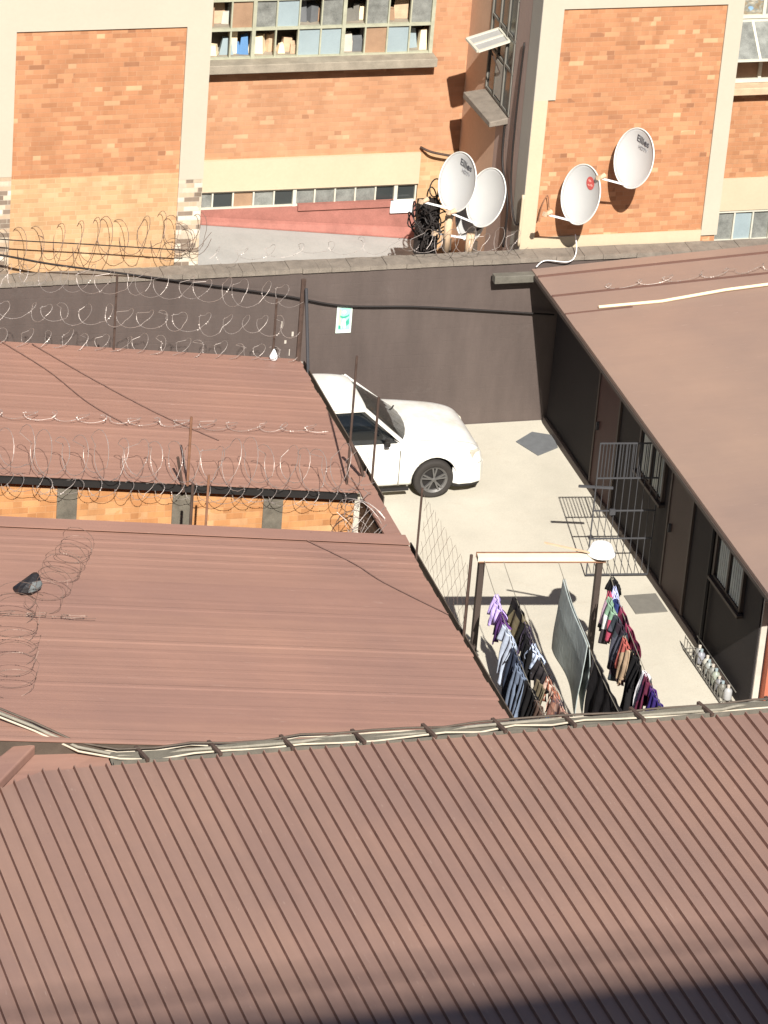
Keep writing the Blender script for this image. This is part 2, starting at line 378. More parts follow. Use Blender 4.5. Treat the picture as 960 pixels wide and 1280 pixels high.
z_ = [4.46, 4.92, 5.38, 5.84, 6.3, 6.76, 7.2]
kinds = [None,None,None,None,None,None,3,3,None,4,3,None,  None,1,None,4,1,3,None,1,None,1,None,1]
steel_window(-1.11-.3425*12, .3425, 12, 4.46, z_, MY+.02, 'green_frame', kinds, bb)
rs_ = random.Random(11)
cl = MB()
cc = ['wood_pale', 'tan', 'pane_blue', 'pale_plaster', 'pane_card', 'cover', 'bag_blue', 'curtain', 'cover_blue', 'sill_stone']
for sh_, (zz, dp) in enumerate([(4.46, .42), (4.93, .30), (5.39, .3), (5.85, .3)]):
    cl.box(-5.2, -1.12, MY+.06, MY+.06+dp, zz-.02, zz, 9)
    x = -5.15
    while x < -1.25:
        w = rs_.uniform(.07, .26); h = rs_.uniform(.14, .42); y = MY+.1+rs_.uniform(0, .14); a = rs_.uniform(-.4, .4)
        mi = rs_.choice([0, 1, 1, 2, 3, 3, 4, 5, 5, 6, 7, 7, 8, 8])
        ca, sa_ = math.cos(a), math.sin(a); q = [(x+w/2+(u*ca-v_*sa_)*w/2, y+.08+(u*sa_+v_*ca)*.07) for u, v_ in ((-1, -1), (1, -1), (1, 1), (-1, 1))]
        tp_ = rs_.uniform(.55, 1.0); cx_ = x+w/2; cy_ = y+.08
        cl.hexa([(px, py, zz+.002) for px, py in q], [(cx_+(px-cx_)*tp_, cy_+(py-cy_)*tp_, zz+h*rs_.uniform(.8, 1)) for px, py in q], mi)
        x += w*rs_.uniform(.7, 1.1)
co_ = cl.build('clutter', cc); co_['kind'] = 'stuff'; tag(co_, 'jumble of boxes, bags and bottles heaped on shelves behind the big steel window', 'clutter')
sw = steel_window(-4.62-.02, .317, 11, 2.06, [2.06, 2.34], MY+.02, 'white_frame', [1,0,4,1,0,1,1,1,1,0,0], bb, thick_every=5, bar=.03)
part('wall', 'red', [(-3.0, -1.5, MY-.07, MY, 2.0, 2.10)])
part('curtain', 'white', [(-1.55, -1.2, MY-.08, MY-.035, 1.9, 2.10)])
# right bay windows
b = MB(); 
for q in [(2.6, 5.2, RY-.02, RY+.04, 4.43, 4.49), (3.15, 3.2, RY-.02, RY+.04, 4.49, 4.95), (3.55, 3.6, RY-.02, RY+.04, 4.49, 4.95), (2.6, 5.2, RY-.02, RY+.04, 5.05, 5.10), (2.6, 5.2, RY-.02, RY+.04, 5.45, 5.5), (4.2, 4.25, RY-.02, RY+.04, 4.49, 7.0), (2.6, 5.2, RY-.02, RY+.04, 5.9, 5.96), (3.0, 3.05, RY-.02, RY+.04, 5.5, 7), (3.5, 3.55, RY-.02, RY+.04, 5.5, 7)]: b.box(*q)
rw = b.build('window', 'white_frame', bb)
b = MB()
for i, (x0, x1, z0, z1, k) in enumerate([(2.6, 3.17, 4.49, 5.05, 1), (3.17, 3.57, 4.49, 5.05, 4), (3.57, 4.2, 4.49, 5.05, 4), (2.6, 4.2, 5.10, 5.45, 1), (2.6, 3.0, 5.5, 5.9, 2), (3.0, 3.5, 5.5, 5.9, 2), (3.5, 4.2, 5.5, 5.9, 1), (2.6, 5.2, 5.96, 7, 2), (4.25, 5.2, 4.5, 5.9, 0)]):
    b.quad([(x0, RY+.02, z0), (x1, RY+.02, z0), (x1, RY+.02, z1), (x0, RY+.02, z1)], k)
b.build('pane', ['pane_dark', 'pane_grey', 'pane_clutter', 'pane_blue', 'pane_card'], rw)
sash = MB()
for a_, c_ in (((2.6, RY-.5, 4.98), (5.0, RY-.5, 4.98)), ((2.6, RY-.02, 5.42), (5.0, RY-.02, 5.42)), ((3.35, RY-.5, 4.98), (3.35, RY-.02, 5.42))): sash.bar(a_, c_, .04, .03)
sh = sash.build('sash', 'white_frame', rw)
MB().quad([(2.62, RY-.48, 4.99), (5, RY-.48, 4.99), (5, RY-.03, 5.41), (2.62, RY-.03, 5.41)]).build('pane', 'pane_grey', sh)
steel_window(2.55, .3, 14, 1.85, [1.85, 2.34], RY, 'white_frame', [1,0,1,3,1,0], bb, thick_every=5, bar=.03)
# side window of the right block with its sill and open sash
f = MB()
for y in (1.4, 1.75, 2.12, 2.5): f.box(-.535, -.46, y-.02, y+.02, 4.3, 6.1)
for z in (4.3, 4.95, 5.45, 6.08): f.box(-.53, -.45, 1.36, 2.54, z-.02, z+.02)
swn = f.build('window', 'cover', bb)
MB().box(-.512, -.503, 1.36, 2.54, 4.3, 6.1).build('pane', 'pane_dark', swn)
MB().box(-.53, -.497, 1.8, 2.1, 4.35, 4.9).build('pane', 'grey_paint', swn)
s_ = MB(); s_.hexa([(-.86, 2.52, 4.12), (-.80, 1.38, 4.12), (-.52, 1.38, 4.16), (-.52, 2.52, 4.16)], [(-.86, 2.52, 4.22), (-.80, 1.38, 4.20), (-.52, 1.38, 4.26), (-.52, 2.52, 4.26)])
s_.build('sill', 'coping', bb, bevel=.01)
# opened sash: frame, two strips
sa = MB(); A = Vector((-.53, 2.12, 5.36)); Bq = Vector((-.53, 1.62, 5.36)); Cq = Vector((-.98, 1.66, 5.20)); Dq = Vector((-1.0, 2.16, 5.20))
for a_, c_ in ((A, Bq), (Bq, Cq), (Cq, Dq), (Dq, A), ((A+Bq)/2*.5+(A+Bq)/4, (Cq+Dq)/2)): pass
for a_, c_ in ((A, Bq), (Bq, Cq), (Cq, Dq), (Dq, A), ((A+Bq)/2, (Cq+Dq)/2)): sa.bar(a_, c_, .045, .03)
so = sa.build('sash', 'white_frame', swn)
MB().hexa([A+Vector((0,0,-.008)), Bq+Vector((0,0,-.008)), Cq+Vector((0,0,-.008)), Dq+Vector((0,0,-.008))], [A, Bq, Cq, Dq]).build('pane', 'leanto', so)
MB().tube([(-.53, 1.9, 4.75), (-.78, 1.92, 5.27)], .012).build('stay', 'darkbrown', so)
# lean-to between the blocks: grey sheet with red flashing
lt = thing('lean_to', (-3, 1.8, 0), 'low lean-to roof of grey sheet with a faded red flashing below the strip window', 'lean-to')
b = MB(); b.hexa([(-5.30, .36, 1.88), (-1.02, .36, 1.38), (-1.02, 3.4, 1.38), (-5.30, 3.4, 1.88)], [(-5.30, .36, 1.94), (-1.02, .36, 1.44), (-1.02, 3.4, 1.46), (-5.30, 3.4, 1.96)])
b.build('roof', 'leanto', lt)
b = MB(); b.hexa([(-5.30, 3.36, 1.965), (-1.02, 3.36, 1.465), (-1.02, 3.46, 1.58), (-5.30, 3.46, 2.01)], [(-5.30, 3.36, 1.985), (-1.02, 3.36, 1.49), (-1.02, 3.46, 1.62), (-5.30, 3.46, 2.04)])
b.build('flashing', 'red', lt)
b = MB().box(-5.30, -1.06, .38, 3.38, 0, 1.36).build('wall', 'plaster_mauve', lt)
# ---------------------------------------------------------------- ribbed roofs
def ribbed(axis, x0, x1, y0, y1, zf, pitch, rw_, rh, name, mat, parent, start=None, thick=.012, mats2=None, jag=0):
    """sheet with ribs running along axis; zf(x,y) gives the plane; start(x) trims the far end of a rib running along Y"""
    b = MB(); n = int(round(((y1-y0) if axis == 'X' else (x1-x0))/pitch)); 
    prof0 = [(0, 0), (rw_*.30, 1), (rw_*.75, 1), (rw_, 0), (pitch, 0)]
    for i in range(n):
        e = random.uniform(-jag, jag); hh = rh*(random.uniform(.2, 1.5) if axis == 'X' else 1)
        prof = [(a, h*hh) for a, h in prof0]
        for (a0, h0), (a1, h1) in zip(prof, prof[1:]):
            if axis == 'X':
                ya, yb = y0+i*pitch+a0, y0+i*pitch+a1; xe = x1+e
                b.quad([(x0, ya, zf(x0, ya)+h0), (xe, ya, zf(xe, ya)+h0), (xe, yb, zf(xe, yb)+h1), (x0, yb, zf(x0, yb)+h1)], 0)
            else:
                xa, xb = x0+i*pitch+a0, x0+i*pitch+a1
                ys_a = start(xa) if start else y1; ys_b = start(xb) if start else y1
                ys_a += e; ys_b += e
                seg = 1
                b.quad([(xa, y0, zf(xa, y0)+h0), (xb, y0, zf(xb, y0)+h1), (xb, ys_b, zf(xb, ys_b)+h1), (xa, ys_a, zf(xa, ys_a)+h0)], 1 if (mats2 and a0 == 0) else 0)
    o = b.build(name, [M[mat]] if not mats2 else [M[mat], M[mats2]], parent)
    s = o.modifiers.new('thickness', 'SOLIDIFY'); s.thickness = thick; s.offset = -1
    return o
zAB = lambda x, y: 2.5 + .122*(-4.6-x)
# building A (far left) and building B (near left)
def low_building(name, label, Y0, Y1, x_w0, roofmat, near_brick):
    t = thing(name, (-8, (Y0+Y1)/2, 0), label, 'building')
    ribbed('X', -15, -4.6, Y0, Y1, zAB, .21, .10, .0048, 'roof', roofmat, t, jag=.02)
    b = MB(); b.hexa([(-15, Y0+.1, 0), (-4.86, Y0+.1, 0), (-4.86, Y1-.1, 0), (-15, Y1-.1, 0)], [(-15, Y0+.1, zAB(-15, 0)-.04), (-4.86, Y0+.1, zAB(-4.86, 0)-.04), (-4.86, Y1-.1, zAB(-4.86, 0)-.04), (-15, Y1-.1, zAB(-15, 0)-.04)])
    b.build('wall', near_brick, t)
    g_ = MB(); g_.box(-4.66, -4.50, Y0-.02, Y1+.02, 2.33, 2.345); g_.box(-4.515, -4.50, Y0-.02, Y1+.02, 2.345, 2.45); g_.box(-4.66, -4.645, Y0-.02, Y1+.02, 2.345, 2.45)
    g_.build('gutter', 'gutter_dark', t)
    y = Y0+.3
    while y < Y1-.1: MB().box(-4.84, -4.64, y, y+.05, 2.38, 2.47).build('rafter_end', 'darkbrown', t); y += .84
    return t
tA = low_building('low_building', 'far low building with red-brown ribbed roof and orange brick end wall under razor wire', -6.56, -2.56, 0, 'roofA', 'brick_rough')
# brick end of A: grey mortar piers and dark eaves board
for xx in (-8.65, -7.15, -5.95): MB().box(xx-.13, xx+.13, -6.475, -6.44, 1.2, zAB(xx, 0)-.12).build('pier', 'pier_dirty', tA)
b = MB(); b.hexa([(-15, -6.58, zAB(-15,0)-.11), (-4.86, -6.58, zAB(-4.86,0)-.11), (-4.86, -6.47, zAB(-4.86,0)-.11), (-15, -6.47, zAB(-15,0)-.11)], [(-15, -6.58, zAB(-15,0)-.03), (-4.86, -6.58, zAB(-4.86,0)-.03), (-4.86, -6.47, zAB(-4.86,0)-.03), (-15, -6.47, zAB(-15,0)-.03)])
b.build('eaves_board', 'dark', tA)
tB = low_building('low_building', 'near low building with wide red-brown ribbed roof beside the clothes lines', -13.12, -7.84, 0, 'roofB', 'brick_rough')
b = MB(); b.hexa([(-15, -13.10, zAB(-15,0)-.30), (-4.87, -13.10, zAB(-4.87,0)-.30), (-4.87, -13.03, zAB(-4.87,0)-.30), (-15, -13.03, zAB(-15,0)-.30)], [(-15, -13.10, zAB(-15,0)-.03), (-4.87, -13.10, zAB(-4.87,0)-.03), (-4.87, -13.03, zAB(-4.87,0)-.03), (-15, -13.03, zAB(-15,0)-.03)])
b.build('eaves_board', 'gutter_dark', tB)
b = MB(); b.hexa([(-15, -8.03, zAB(-15,0)+.03), (-4.58, -8.03, zAB(-4.58,0)+.03), (-4.58, -7.80, zAB(-4.58,0)+.03), (-15, -7.80, zAB(-15,0)+.03)], [(-15, -8.03, zAB(-15,0)+.04), (-4.58, -8.03, zAB(-4.58,0)+.04), (-4.58, -7.80, zAB(-4.58,0)+.055), (-15, -7.80, zAB(-15,0)+.055)])
b.build('ridge_cap', 'roofA', tB)
# wall closing the gap between the two, with its sheet capping
gw = thing('gap_wall', (-4.75, -7.2, 0), 'short brown wall with flat capping closing the gap between the two low buildings', 'wall')
MB().box(-4.82, -4.56, -7.79, -6.57, 0, 2.44).build('wall', 'gutter_dark', gw)
MB().box(-4.85, -4.64, -7.79, -6.2, 2.54, 2.575).build('capping', 'roofA', gw)
# ---------------------------------------------------------------- right building
zR = lambda x, y: 2.5 + .06*(x+.45)
tR = thing('long_building', (3, -5, 0), 'long low building on the right with flat tan-brown roof and dark shaded wall', 'building')
b = MB()
seg = [-.06, -1.05, -2.2, -10.0]
for (ya, yb), lift in zip(zip(seg, seg[1:]), (.0, .012, .022)):
    b.hexa([(-.45, yb, zR(-.45,0)-.05+lift), (9, yb, zR(9,0)-.05+lift), (9, ya, zR(9,0)-.05+lift), (-.45, ya, zR(-.45,0)-.05+lift)], [(-.45, yb, zR(-.45,0)+lift), (9, yb, zR(9,0)+lift), (9, ya, zR(9,0)+lift), (-.45, ya, zR(-.45,0)+lift)])
b.build('roof', 'roofR', tR)
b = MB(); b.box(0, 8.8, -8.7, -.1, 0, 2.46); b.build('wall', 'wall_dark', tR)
b = MB()
b.box(-.47, -.452, -10, -.1, 2.42, 2.47); b.build('gutter', 'darkbrown', tR)
b = MB().box(0.012, 8.8, -9.98, -8.72, 0.002, .06).build('step', 'concrete', tR)
MB().box(.02, .10, -8.74, -8.705, 0, 2.4).build('wall_edge', 'pale_plaster', tR)
MB().box(.13, .38, -8.86, -8.71, .06, 2.45).build('post', 'post_red', tR)
MB().box(.40, 1.6, -8.725, -8.71, .06, 2.2).build('door', 'dark', tR)
def wall_door(y0, y1, z1, mat, label=None):
    f = MB(); f.box(-.035, -.002, y0-.05, y0, .004, z1+.05); f.box(-.035, -.002, y1, y1+.05, .004, z1+.05); f.box(-.035, -.002, y0, y1, z1, z1+.05)
    d = MB().box(-.022, -.003, y0, y1, .02, z1).build('door', mat, tR)
    f.build('frame', 'darkbrown', d); MB().box(-.06, -.022, y1-.12, y1-.09, 1.0, 1.12).build('handle', 'gate', d)
wall_door(-3.05, -2.2, 2.02, 'door_red'); wall_door(-6.1, -5.3, 2.02, 'door_brown')
def wall_window(y0, y1, z0, z1):
    f = MB()
    for y in (y0, (y0+y1)/2, y1): f.box(-.05, -.002, y-.025, y+.025, z0, z1)
    for z in (z0, z1): f.box(-.048, -.003, y0, y1, z-.025, z+.025)
    w = f.build('window', 'darkbrown', tR)
    MB().box(-.02, -.004, y0, y1, z0, z1).build('pane', 'pane_dark', w)
    c = MB()
    for a_, b_ in ((y0+.08, (y0+y1)/2-.06), ((y0+y1)/2+.08, y1-.1)):
        n = 5
        for k in range(n):
            yy = a_+(b_-a_)*k/n; c.hexa([(-.026, yy, z0+.03), (-.034, yy+(b_-a_)/n*.6, z0+.03), (-.022, yy+(b_-a_)/n, z0+.03)], [(-.026, yy, z1-.03), (-.034, yy+(b_-a_)/n*.6, z1-.03), (-.022, yy+(b_-a_)/n, z1-.03)])
    c.build('curtain', 'curtain', w)
    MB().box(-.09, -.003, y0-.06, y1+.06, z0-.07, z0-.027).build('sill', 'darkbrown', w)
wall_window(-5.0, -4.0, 1.25, 1.95); wall_window(-8.1, -7.1, 1.25, 1.95)
MB().tube([(-.05, -6.98, 0), (-.05, -6.98, 2.4)], .03).build('downpipe', 'dark', tR)
b = MB()
for k in range(3): b.box(-.03, -.004, -1.6-k*.02, -1.55-k*.02, .9+k*.3, 1.3+k*.3)
# kerb at wall foot
MB().box(-.06, -.001, -8.0, -.1, .004, .10).build('plinth', 'darkbrown', tR)
for yy, x1 in ((-1.02, 8.9), (-1.63, .55), (-.35, 8.9)):
    MB().hexa([(-.45, yy-.012, zR(-.45,0)), (x1, yy-.012, zR(x1,0)), (x1, yy+.012, zR(x1,0)), (-.45, yy+.012, zR(-.45,0))], [(-.45, yy-.012, zR(-.45,0)+.026), (x1, yy-.012, zR(x1,0)+.026), (x1, yy+.012, zR(x1,0)+.026), (-.45, yy+.012, zR(-.45,0)+.026)]).build('seam', 'seam', tR)
# pale batten and old seams lying on the roof
b = MB(); pts = []
tag((lambda q: q)(MB().tube([(.06, -1.58, zR(0.06,0)+.045), (1.0, -1.60, zR(1.,0)+.04), (2.0, -1.48, zR(2,0)+.05), (3.3, -1.42, zR(3.3,0)+.05)], .022, n=6).build('batten', 'wood_pale')), 'long pale wooden batten lying across the tan-brown roof', 'batten')
# grey beam poking out at the roof corner
tag(MB().box(-1.05, -.38, -.22, -.08, 2.36, 2.48).build('beam', 'gutter', bevel=.01), 'short weathered grey beam sticking out past the corner of the tan roof', 'beam')
# ---------------------------------------------------------------- foreground building
zF = lambda x, y: 3.0 + .07*(-13.4-y)
tF = thing('front_building', (-5, -20, 0), 'large foreground building under a brown roof with close parallel ribs', 'building')
def fstart(x):
    if x > -9.55: return -13.42
    if x > -10.4: return -13.42
    return -13.42 + (x+10.4)*.6
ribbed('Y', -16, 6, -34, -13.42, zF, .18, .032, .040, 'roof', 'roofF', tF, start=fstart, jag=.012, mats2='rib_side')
b = MB(); b.hexa([(-9.5, -33.9, 0), (6, -33.9, 0), (6, -13.75, 0), (-9.5, -13.75, 0)], [(-9.5, -33.9, zF(0,-33.9)-.04), (6, -33.9, zF(0,-33.9)-.04), (6, -13.75, zF(0,-13.75)-.04), (-9.5, -13.75, zF(0,-13.75)-.04)])
b.hexa([(-16, -33.9, 0), (-9.5, -33.9, 0), (-9.5, -16, 0), (-16, -20, 0)], [(-16, -33.9, zF(0,-33.9)-.04), (-9.5, -33.9, zF(0,-33.9)-.04), (-9.5, -16, zF(0,-16)-.04), (-16, -20, zF(0,-20)-.04)])
b.build('wall', 'brick_rough', tF)
# gutter in sagging lengths
g_ = MB(); xs = [-9.6+.85*k for k in range(19)]; zs = [2.94+random.uniform(-.02, .02) for _ in xs]
for (xa, za), (xb, zb) in zip(zip(xs, zs), zip(xs[1:], zs[1:])):
    for (ya, yb, h0, h1) in ((-13.42, -13.24, 0, .012), (-13.252, -13.24, .012, .10), (-13.42, -13.408, .012, .10)):
        g_.hexa([(xa, ya, za+h0), (xb, ya, zb+h0), (xb, yb, zb+h0), (xa, yb, za+h0)], [(xa, ya, za+h1), (xb, ya, zb+h1), (xb, yb, zb+h1), (xa, yb, za+h1)])
g_.hexa([(-11.2, -12.62, 2.98), (-9.6, -13.40, 2.86), (-9.6, -13.24, 2.86), (-11.2, -12.46, 2.98)], [(-11.2, -12.62, 3.03), (-9.6, -13.40, 2.91), (-9.6, -13.24, 2.91), (-11.2, -12.46, 3.03)])
g_.build('gutter', 'gutter', tF)
for k, xx in enumerate([-9.25+.835*j for j in range(14)]):
    q = MB(); q.bar((xx+.03, -13.45, 3.05), (xx-.04, -13.14, 3.04), .04, .035); q.bar((xx-.03, -13.18, 2.99), (xx-.03, -13.2, 2.82), .04, .03)
    q.build('gutter_bracket', 'rust_dark', tF)
q = MB(); q.hexa([(-11.5, -13.95, 3.02), (-11.15, -14.05, 3.02), (-10.42, -13.10, 3.02), (-10.62, -13.02, 3.02)], [(-11.5, -13.95, 3.15), (-11.15, -14.05, 3.15), (-10.42, -13.10, 3.15), (-10.62, -13.02, 3.15)])
q.build('hip_cap', 'roofA', tF, bevel=.02)
q = MB(); q.hexa([(-12.5, -15.2, 2.90), (-9.62, -13.62, 2.95), (-9.62, -13.04, 2.95), (-12.5, -13.2, 3.10)], [(-12.5, -15.2, 2.93), (-9.62, -13.62, 2.98), (-9.62, -13.04, 2.98), (-12.5, -13.2, 3.13)])
q.build('valley_flashing', 'roofA', tF)
# cables running along the gutter
def sagpts(p0, p1, n, sag, wob=.0, rs=None):
    rs = rs or random; out = []
    for i in range(n+1):
        t = i/n; p = Vector(p0).lerp(Vector(p1), t); p.z -= sag*4*t*(1-t)
        out.append(p+Vector((0, rs.uniform(-wob, wob), rs.uniform(-wob, wob)*.6)))
    return out
cabs = [('cream_cable', 'cable_cream', -13.30, 2.99, .05, 'bright cream cable clipped along the front gutter, nearest the roof sheets'),
        ('grey_cable', 'cable_grey', -13.24, 3.01, .05, 'thick grey cable running along the middle of the front gutter'),
        ('cream_cable', 'cable_cream', -13.15, 2.98, .06, 'thin cream cable along the outer lip of the front gutter'),
        ('brown_cable', 'gutter_dark', -13.20, 3.05, .04, 'brown cable looped over the brackets of the front gutter')]
for nm, mt, yy, zz, wb, lab in cabs:
    rs = random.Random(hash(lab) % 1000 if False else len(lab)); pts = []
    for k in range(30):
        xx = -9.5+k*.42; pts.append((xx, yy+rs.uniform(-wb, wb)*.7, zz+rs.uniform(-wb, wb)*.5))
    pts = [(-11.4, yy+.75+rs.uniform(-.03, .03), zz+.46), (-10.9, yy+.62, zz+.38), (-10.4, yy+.36, zz+.24), (-9.95, yy+.12, zz+.08)]+pts
    o = MB().tube(pts, .022 if 'thick' in lab else .014, n=5).build(nm, mt, smooth=True); tag(o, lab, 'cable')
# ---------------------------------------------------------------- camera-side apartment tower (casts the shade at the bottom)
tw = thing('apartment_tower', (0, -58, 0), 'tall apartment block behind the viewpoint whose roof edge shades the near roof', 'building')
TZ = 33.8
b = MB().box(-60, 50, -66, -53.5, 0, TZ); b.build('wall', 'tower', tw)
b = MB(); x = -60.0
while x < 50: b.box(x, x+.022, -53.56, -53.53, TZ, TZ+.6); x += .22
for z in (.3, .6): b.box(-60, 50, -53.57, -53.52, TZ+z-.02, TZ+z+.02)
b.build('shade_railing', 'darkbrown', tw)  # unseen rail bars added to dim the band ahead of the roof shadow
# ---------------------------------------------------------------- car
def make_car():
    ox, oy = -3.66, -1.40        # car centre on the ground, nose towards +X
    t = thing('parked_car', (ox, oy, 0), 'white hatchback parked against the dark brown wall, nose to the right', 'car')
    white = plain('car_white_paint', (.80, .80, .78), .3, var=.015, bumpy=0, spec=.5, coat=.5)
    W2 = .80
    wt = white.node_tree; wb_ = wt.nodes['Principled BSDF']; src = wb_.inputs['Base Color'].links[0].from_socket
    spw = N(wt, 'ShaderNodeSeparateXYZ'); L(wt, wpos(wt), spw.inputs[0])
    xr = math_(wt, 'SUBTRACT', spw.outputs['X'], ox+.95); yr = math_(wt, 'ABSOLUTE', math_(wt, 'SUBTRACT', spw.outputs['Y'], oy))
    e1 = math_(wt, 'ABSOLUTE', math_(wt, 'SUBTRACT', yr, math_(wt, 'SUBTRACT', .665, math_(wt, 'MULTIPLY', xr, .085))))
    gap = math_(wt, 'MULTIPLY', math_(wt, 'LESS_THAN', e1, .005), math_(wt, 'MULTIPLY', math_(wt, 'GREATER_THAN', xr, 0.0), math_(wt, 'GREATER_THAN', spw.outputs['Z'], .62)))
    gz = math_(wt, 'MULTIPLY', math_(wt, 'LESS_THAN', math_(wt, 'ABSOLUTE', math_(wt, 'SUBTRACT', spw.outputs['Z'], .50)), .005), math_(wt, 'GREATER_THAN', xr, .66))
    dust = ramp(wt, noise(wt, wpos(wt), 2.5, 5, .7), [(.35, (.80, .77, .70)), (.65, (1, 1, 1))])
    cc_ = mixc(wt, 1.0, src, dust, 'MULTIPLY')
    L(wt, mixc(wt, math_(wt, 'MULTIPLY', math_(wt, 'MAXIMUM', gap, gz), .8), cc_, (.12, .12, .12)), wb_.inputs['Base Color'])
    # stations: x, half width sill, half width belt, z bottom, z belt shoulder, z top centre
    st = [(-1.98, .60, .58, .34, .66, .70), (-1.93, .72, .70, .26, .80, .86), (-1.7, .77, .74, .20, .86, .92), (-1.3, .79, .755, .18, .88, .93), (-.8, .80, .765, .18, .88, .93),
          (-.2, .80, .77, .18, .88, .93), (.35, .80, .77, .18, .87, .92), (.78, .80, .765, .18, .86, .925), (.95, .80, .76, .18, .85, .915), (1.25, .80, .745, .18, .82, .885), (1.6, .79, .725, .19, .785, .84),
          (1.86, .775, .69, .20, .73, .775), (1.98, .735, .65, .22, .67, .70), (2.04, .66, .60, .26, .57, .59), (2.055, .55, .5, .32, .50, .51)]
    b = MB(); rings = []
    for (x, ws, wb, z0, z1, zt) in st:
        half = [(0, z0), (ws*.6, z0), (ws*.93, z0+.015), (ws, z0+.09), (ws*1.005, (z0*.5+z1*.5)), (ws*.995, z0*.3+z1*.7), (wb*1.02, z1-.05), (wb*.97, z1), (wb*.82, z1+(zt-z1)*.55), (wb*.45, zt-.008), (0, zt)]
        ring = half + [(-y, z) for y, z in reversed(half[1:-1])]
        rings.append([(ox+x, oy+y, z) for y, z in ring])
    n = len(rings[0]); k = 0
    for r_ in rings: b.v += r_
    for i in range(len(rings)-1):
        for j in range(n):
            j2 = (j+1) % n; b.f.append((i*n+j, (i+1)*n+j, (i+1)*n+j2, i*n+j2)); b.m.append(0)
    b.f.append(tuple(range(n))); b.m.append(0); b.f.append(tuple((len(rings)-1)*n+j for j in reversed(range(n)))); b.m.append(0)
    body = b.build('body', [white, M['dark']], t, smooth=True)
    ss = body.modifiers.new('sub', 'SUBSURF'); ss.levels = 2; ss.render_levels = 2
    # wheel arches cut through
    fx_, rx_ = ox+1.29, ox-1.16
    cut = MB()
    for cx in (fx_, rx_):
        for sy in (-1, 1):
            c0 = []; c1 = []
            for k_ in range(28):
                a = 2*math.pi*k_/28; c0.append((cx+.335*math.cos(a), oy+sy*.52, .31+.335*math.sin(a))); c1.append((cx+.335*math.cos(a), oy+sy*.95, .31+.335*math.sin(a)))
            if sy > 0: c0, c1 = c1, c0
            cut.hexa([c for c in c0], [c for c in c1], 0)
    me = bpy.data.meshes.new('arch'); me.from_pydata([tuple(Vector(v)-Vector(t['_o'])) for v in cut.v], [], cut.f); me.materials.append(M['dark'])
    co = bpy.data.objects.new('arch', me); S.collection.objects.link(co); co.location = t.location
    bo = body.modifiers.new('arch', 'BOOLEAN'); bo.object = co; bo.operation = 'DIFFERENCE'; bo.solver = 'EXACT'; bo.material_mode = 'TRANSFER'
    bpy.context.view_layer.update()
    dg = bpy.context.evaluated_depsgraph_get(); nm = bpy.data.meshes.new_from_object(body.evaluated_get(dg), preserve_all_data_layers=True, depsgraph=dg)
    body.modifiers.clear(); body.data = nm; bpy.data.objects.remove(co)
    # greenhouse
    def gh(x, y, z): return (ox+x, oy+y, z)
    zb = .885
    base = {'fl': (.80, .70), 'fr': (.80, -.70)}
    roofpts = [(-1.55, .50, 1.20), (-1.25, .55, 1.335), (-.7, .575, 1.385), (-.1, .575, 1.39), (.22, .55, 1.355), (.30, .53, 1.33)]
    rb = MB(); rows = []
    for (x, w, z) in roofpts:
        rows.append([gh(x, -w, z-.035), gh(x, -w*.93, z), gh(x, -w*.5, z+.022), gh(x, 0, z+.03), gh(x, w*.5, z+.022), gh(x, w*.93, z), gh(x, w, z-.035)])
    for r_ in rows: rb.v += r_
    for i in range(len(rows)-1):
        for j in range(6): rb.f.append((i*7+j, (i+1)*7+j, (i+1)*7+j+1, i*7+j+1)); rb.m.append(0)
    ro = rb.build('roof', white, t, smooth=True); s1 = ro.modifiers.new('t', 'SOLIDIFY'); s1.thickness = .035; s1.offset = 1; s2 = ro.modifiers.new('s', 'SUBSURF'); s2.levels = 1; s2.render_levels = 2
    # curved windscreen
    glass, gt, gb = base_mat('tinted_glass')
    gb.inputs['Base Color'].default_value = (.035, .032, .028, 1); gb.inputs['Roughness'].default_value = .06; gb.inputs['Alpha'].default_value = .74; gb.inputs['Specular IOR Level'].default_value = .6
    glass2, _, gb2 = base_mat('dark_side_glass'); gb2.inputs['Base Color'].default_value = (.008, .01, .012, 1); gb2.inputs['Roughness'].default_value = .05; gb2.inputs['Alpha'].default_value = .88
    def strip(bot, top, name, parent, mat=glass, thick=.006):
        q = MB(); n_ = len(bot); q.v += bot+top
        for i in range(n_-1): q.f.append((i, i+1, n_+i+1, n_+i)); q.m.append(0)
        o = q.build(name, mat, parent, smooth=True); s_ = o.modifiers.new('t', 'SOLIDIFY'); s_.thickness = thick; return o
    bot = []; top = []
    for k_ in range(9):
        u = -1+k_/4; bot.append(gh(.98-.17*abs(u)**2.2, u*.69, zb+.012+(1-u*u)*.02)); top.append(gh(.33-.05*u*u, u*.52, 1.335+(1-u*u)*.02))
    strip(bot, top, 'windscreen', t)
    br = [gh(-1.86+.12*(u/4)**2, u/4*.66, zb+.01) for u in range(-4, 5)]; tr_ = [gh(-1.58+.06*(u/4)**2, u/4*.5, 1.2) for u in range(-4, 5)]
    strip(tr_, br, 'rear_window', t)
    for sy in (-1, 1):
        for (xa, xb, ta, tb) in ((-.30, .74, -.26, .20), (-1.15, -.40, -.98, -.36)):
            bt = [gh(xa+(xb-xa)*k_/4, sy*.725, zb-.005) for k_ in range(5)]; tp = [gh(ta+(tb-ta)*k_/4, sy*.565, 1.315+(.015 if k_ < 3 else 0)) for k_ in range(5)]
            if sy > 0: bt, tp = tp, bt
            strip(bt, tp, 'side_window', t, mat=glass2)
        # pillars
        p_ = MB()
        p_.bar(gh(.82, sy*.715, zb-.01), gh(.27, sy*.55, 1.345), .055, .05); p_.bar(gh(-.35, sy*.725, zb-.01), gh(-.31, sy*.575, 1.35), .08, .03)
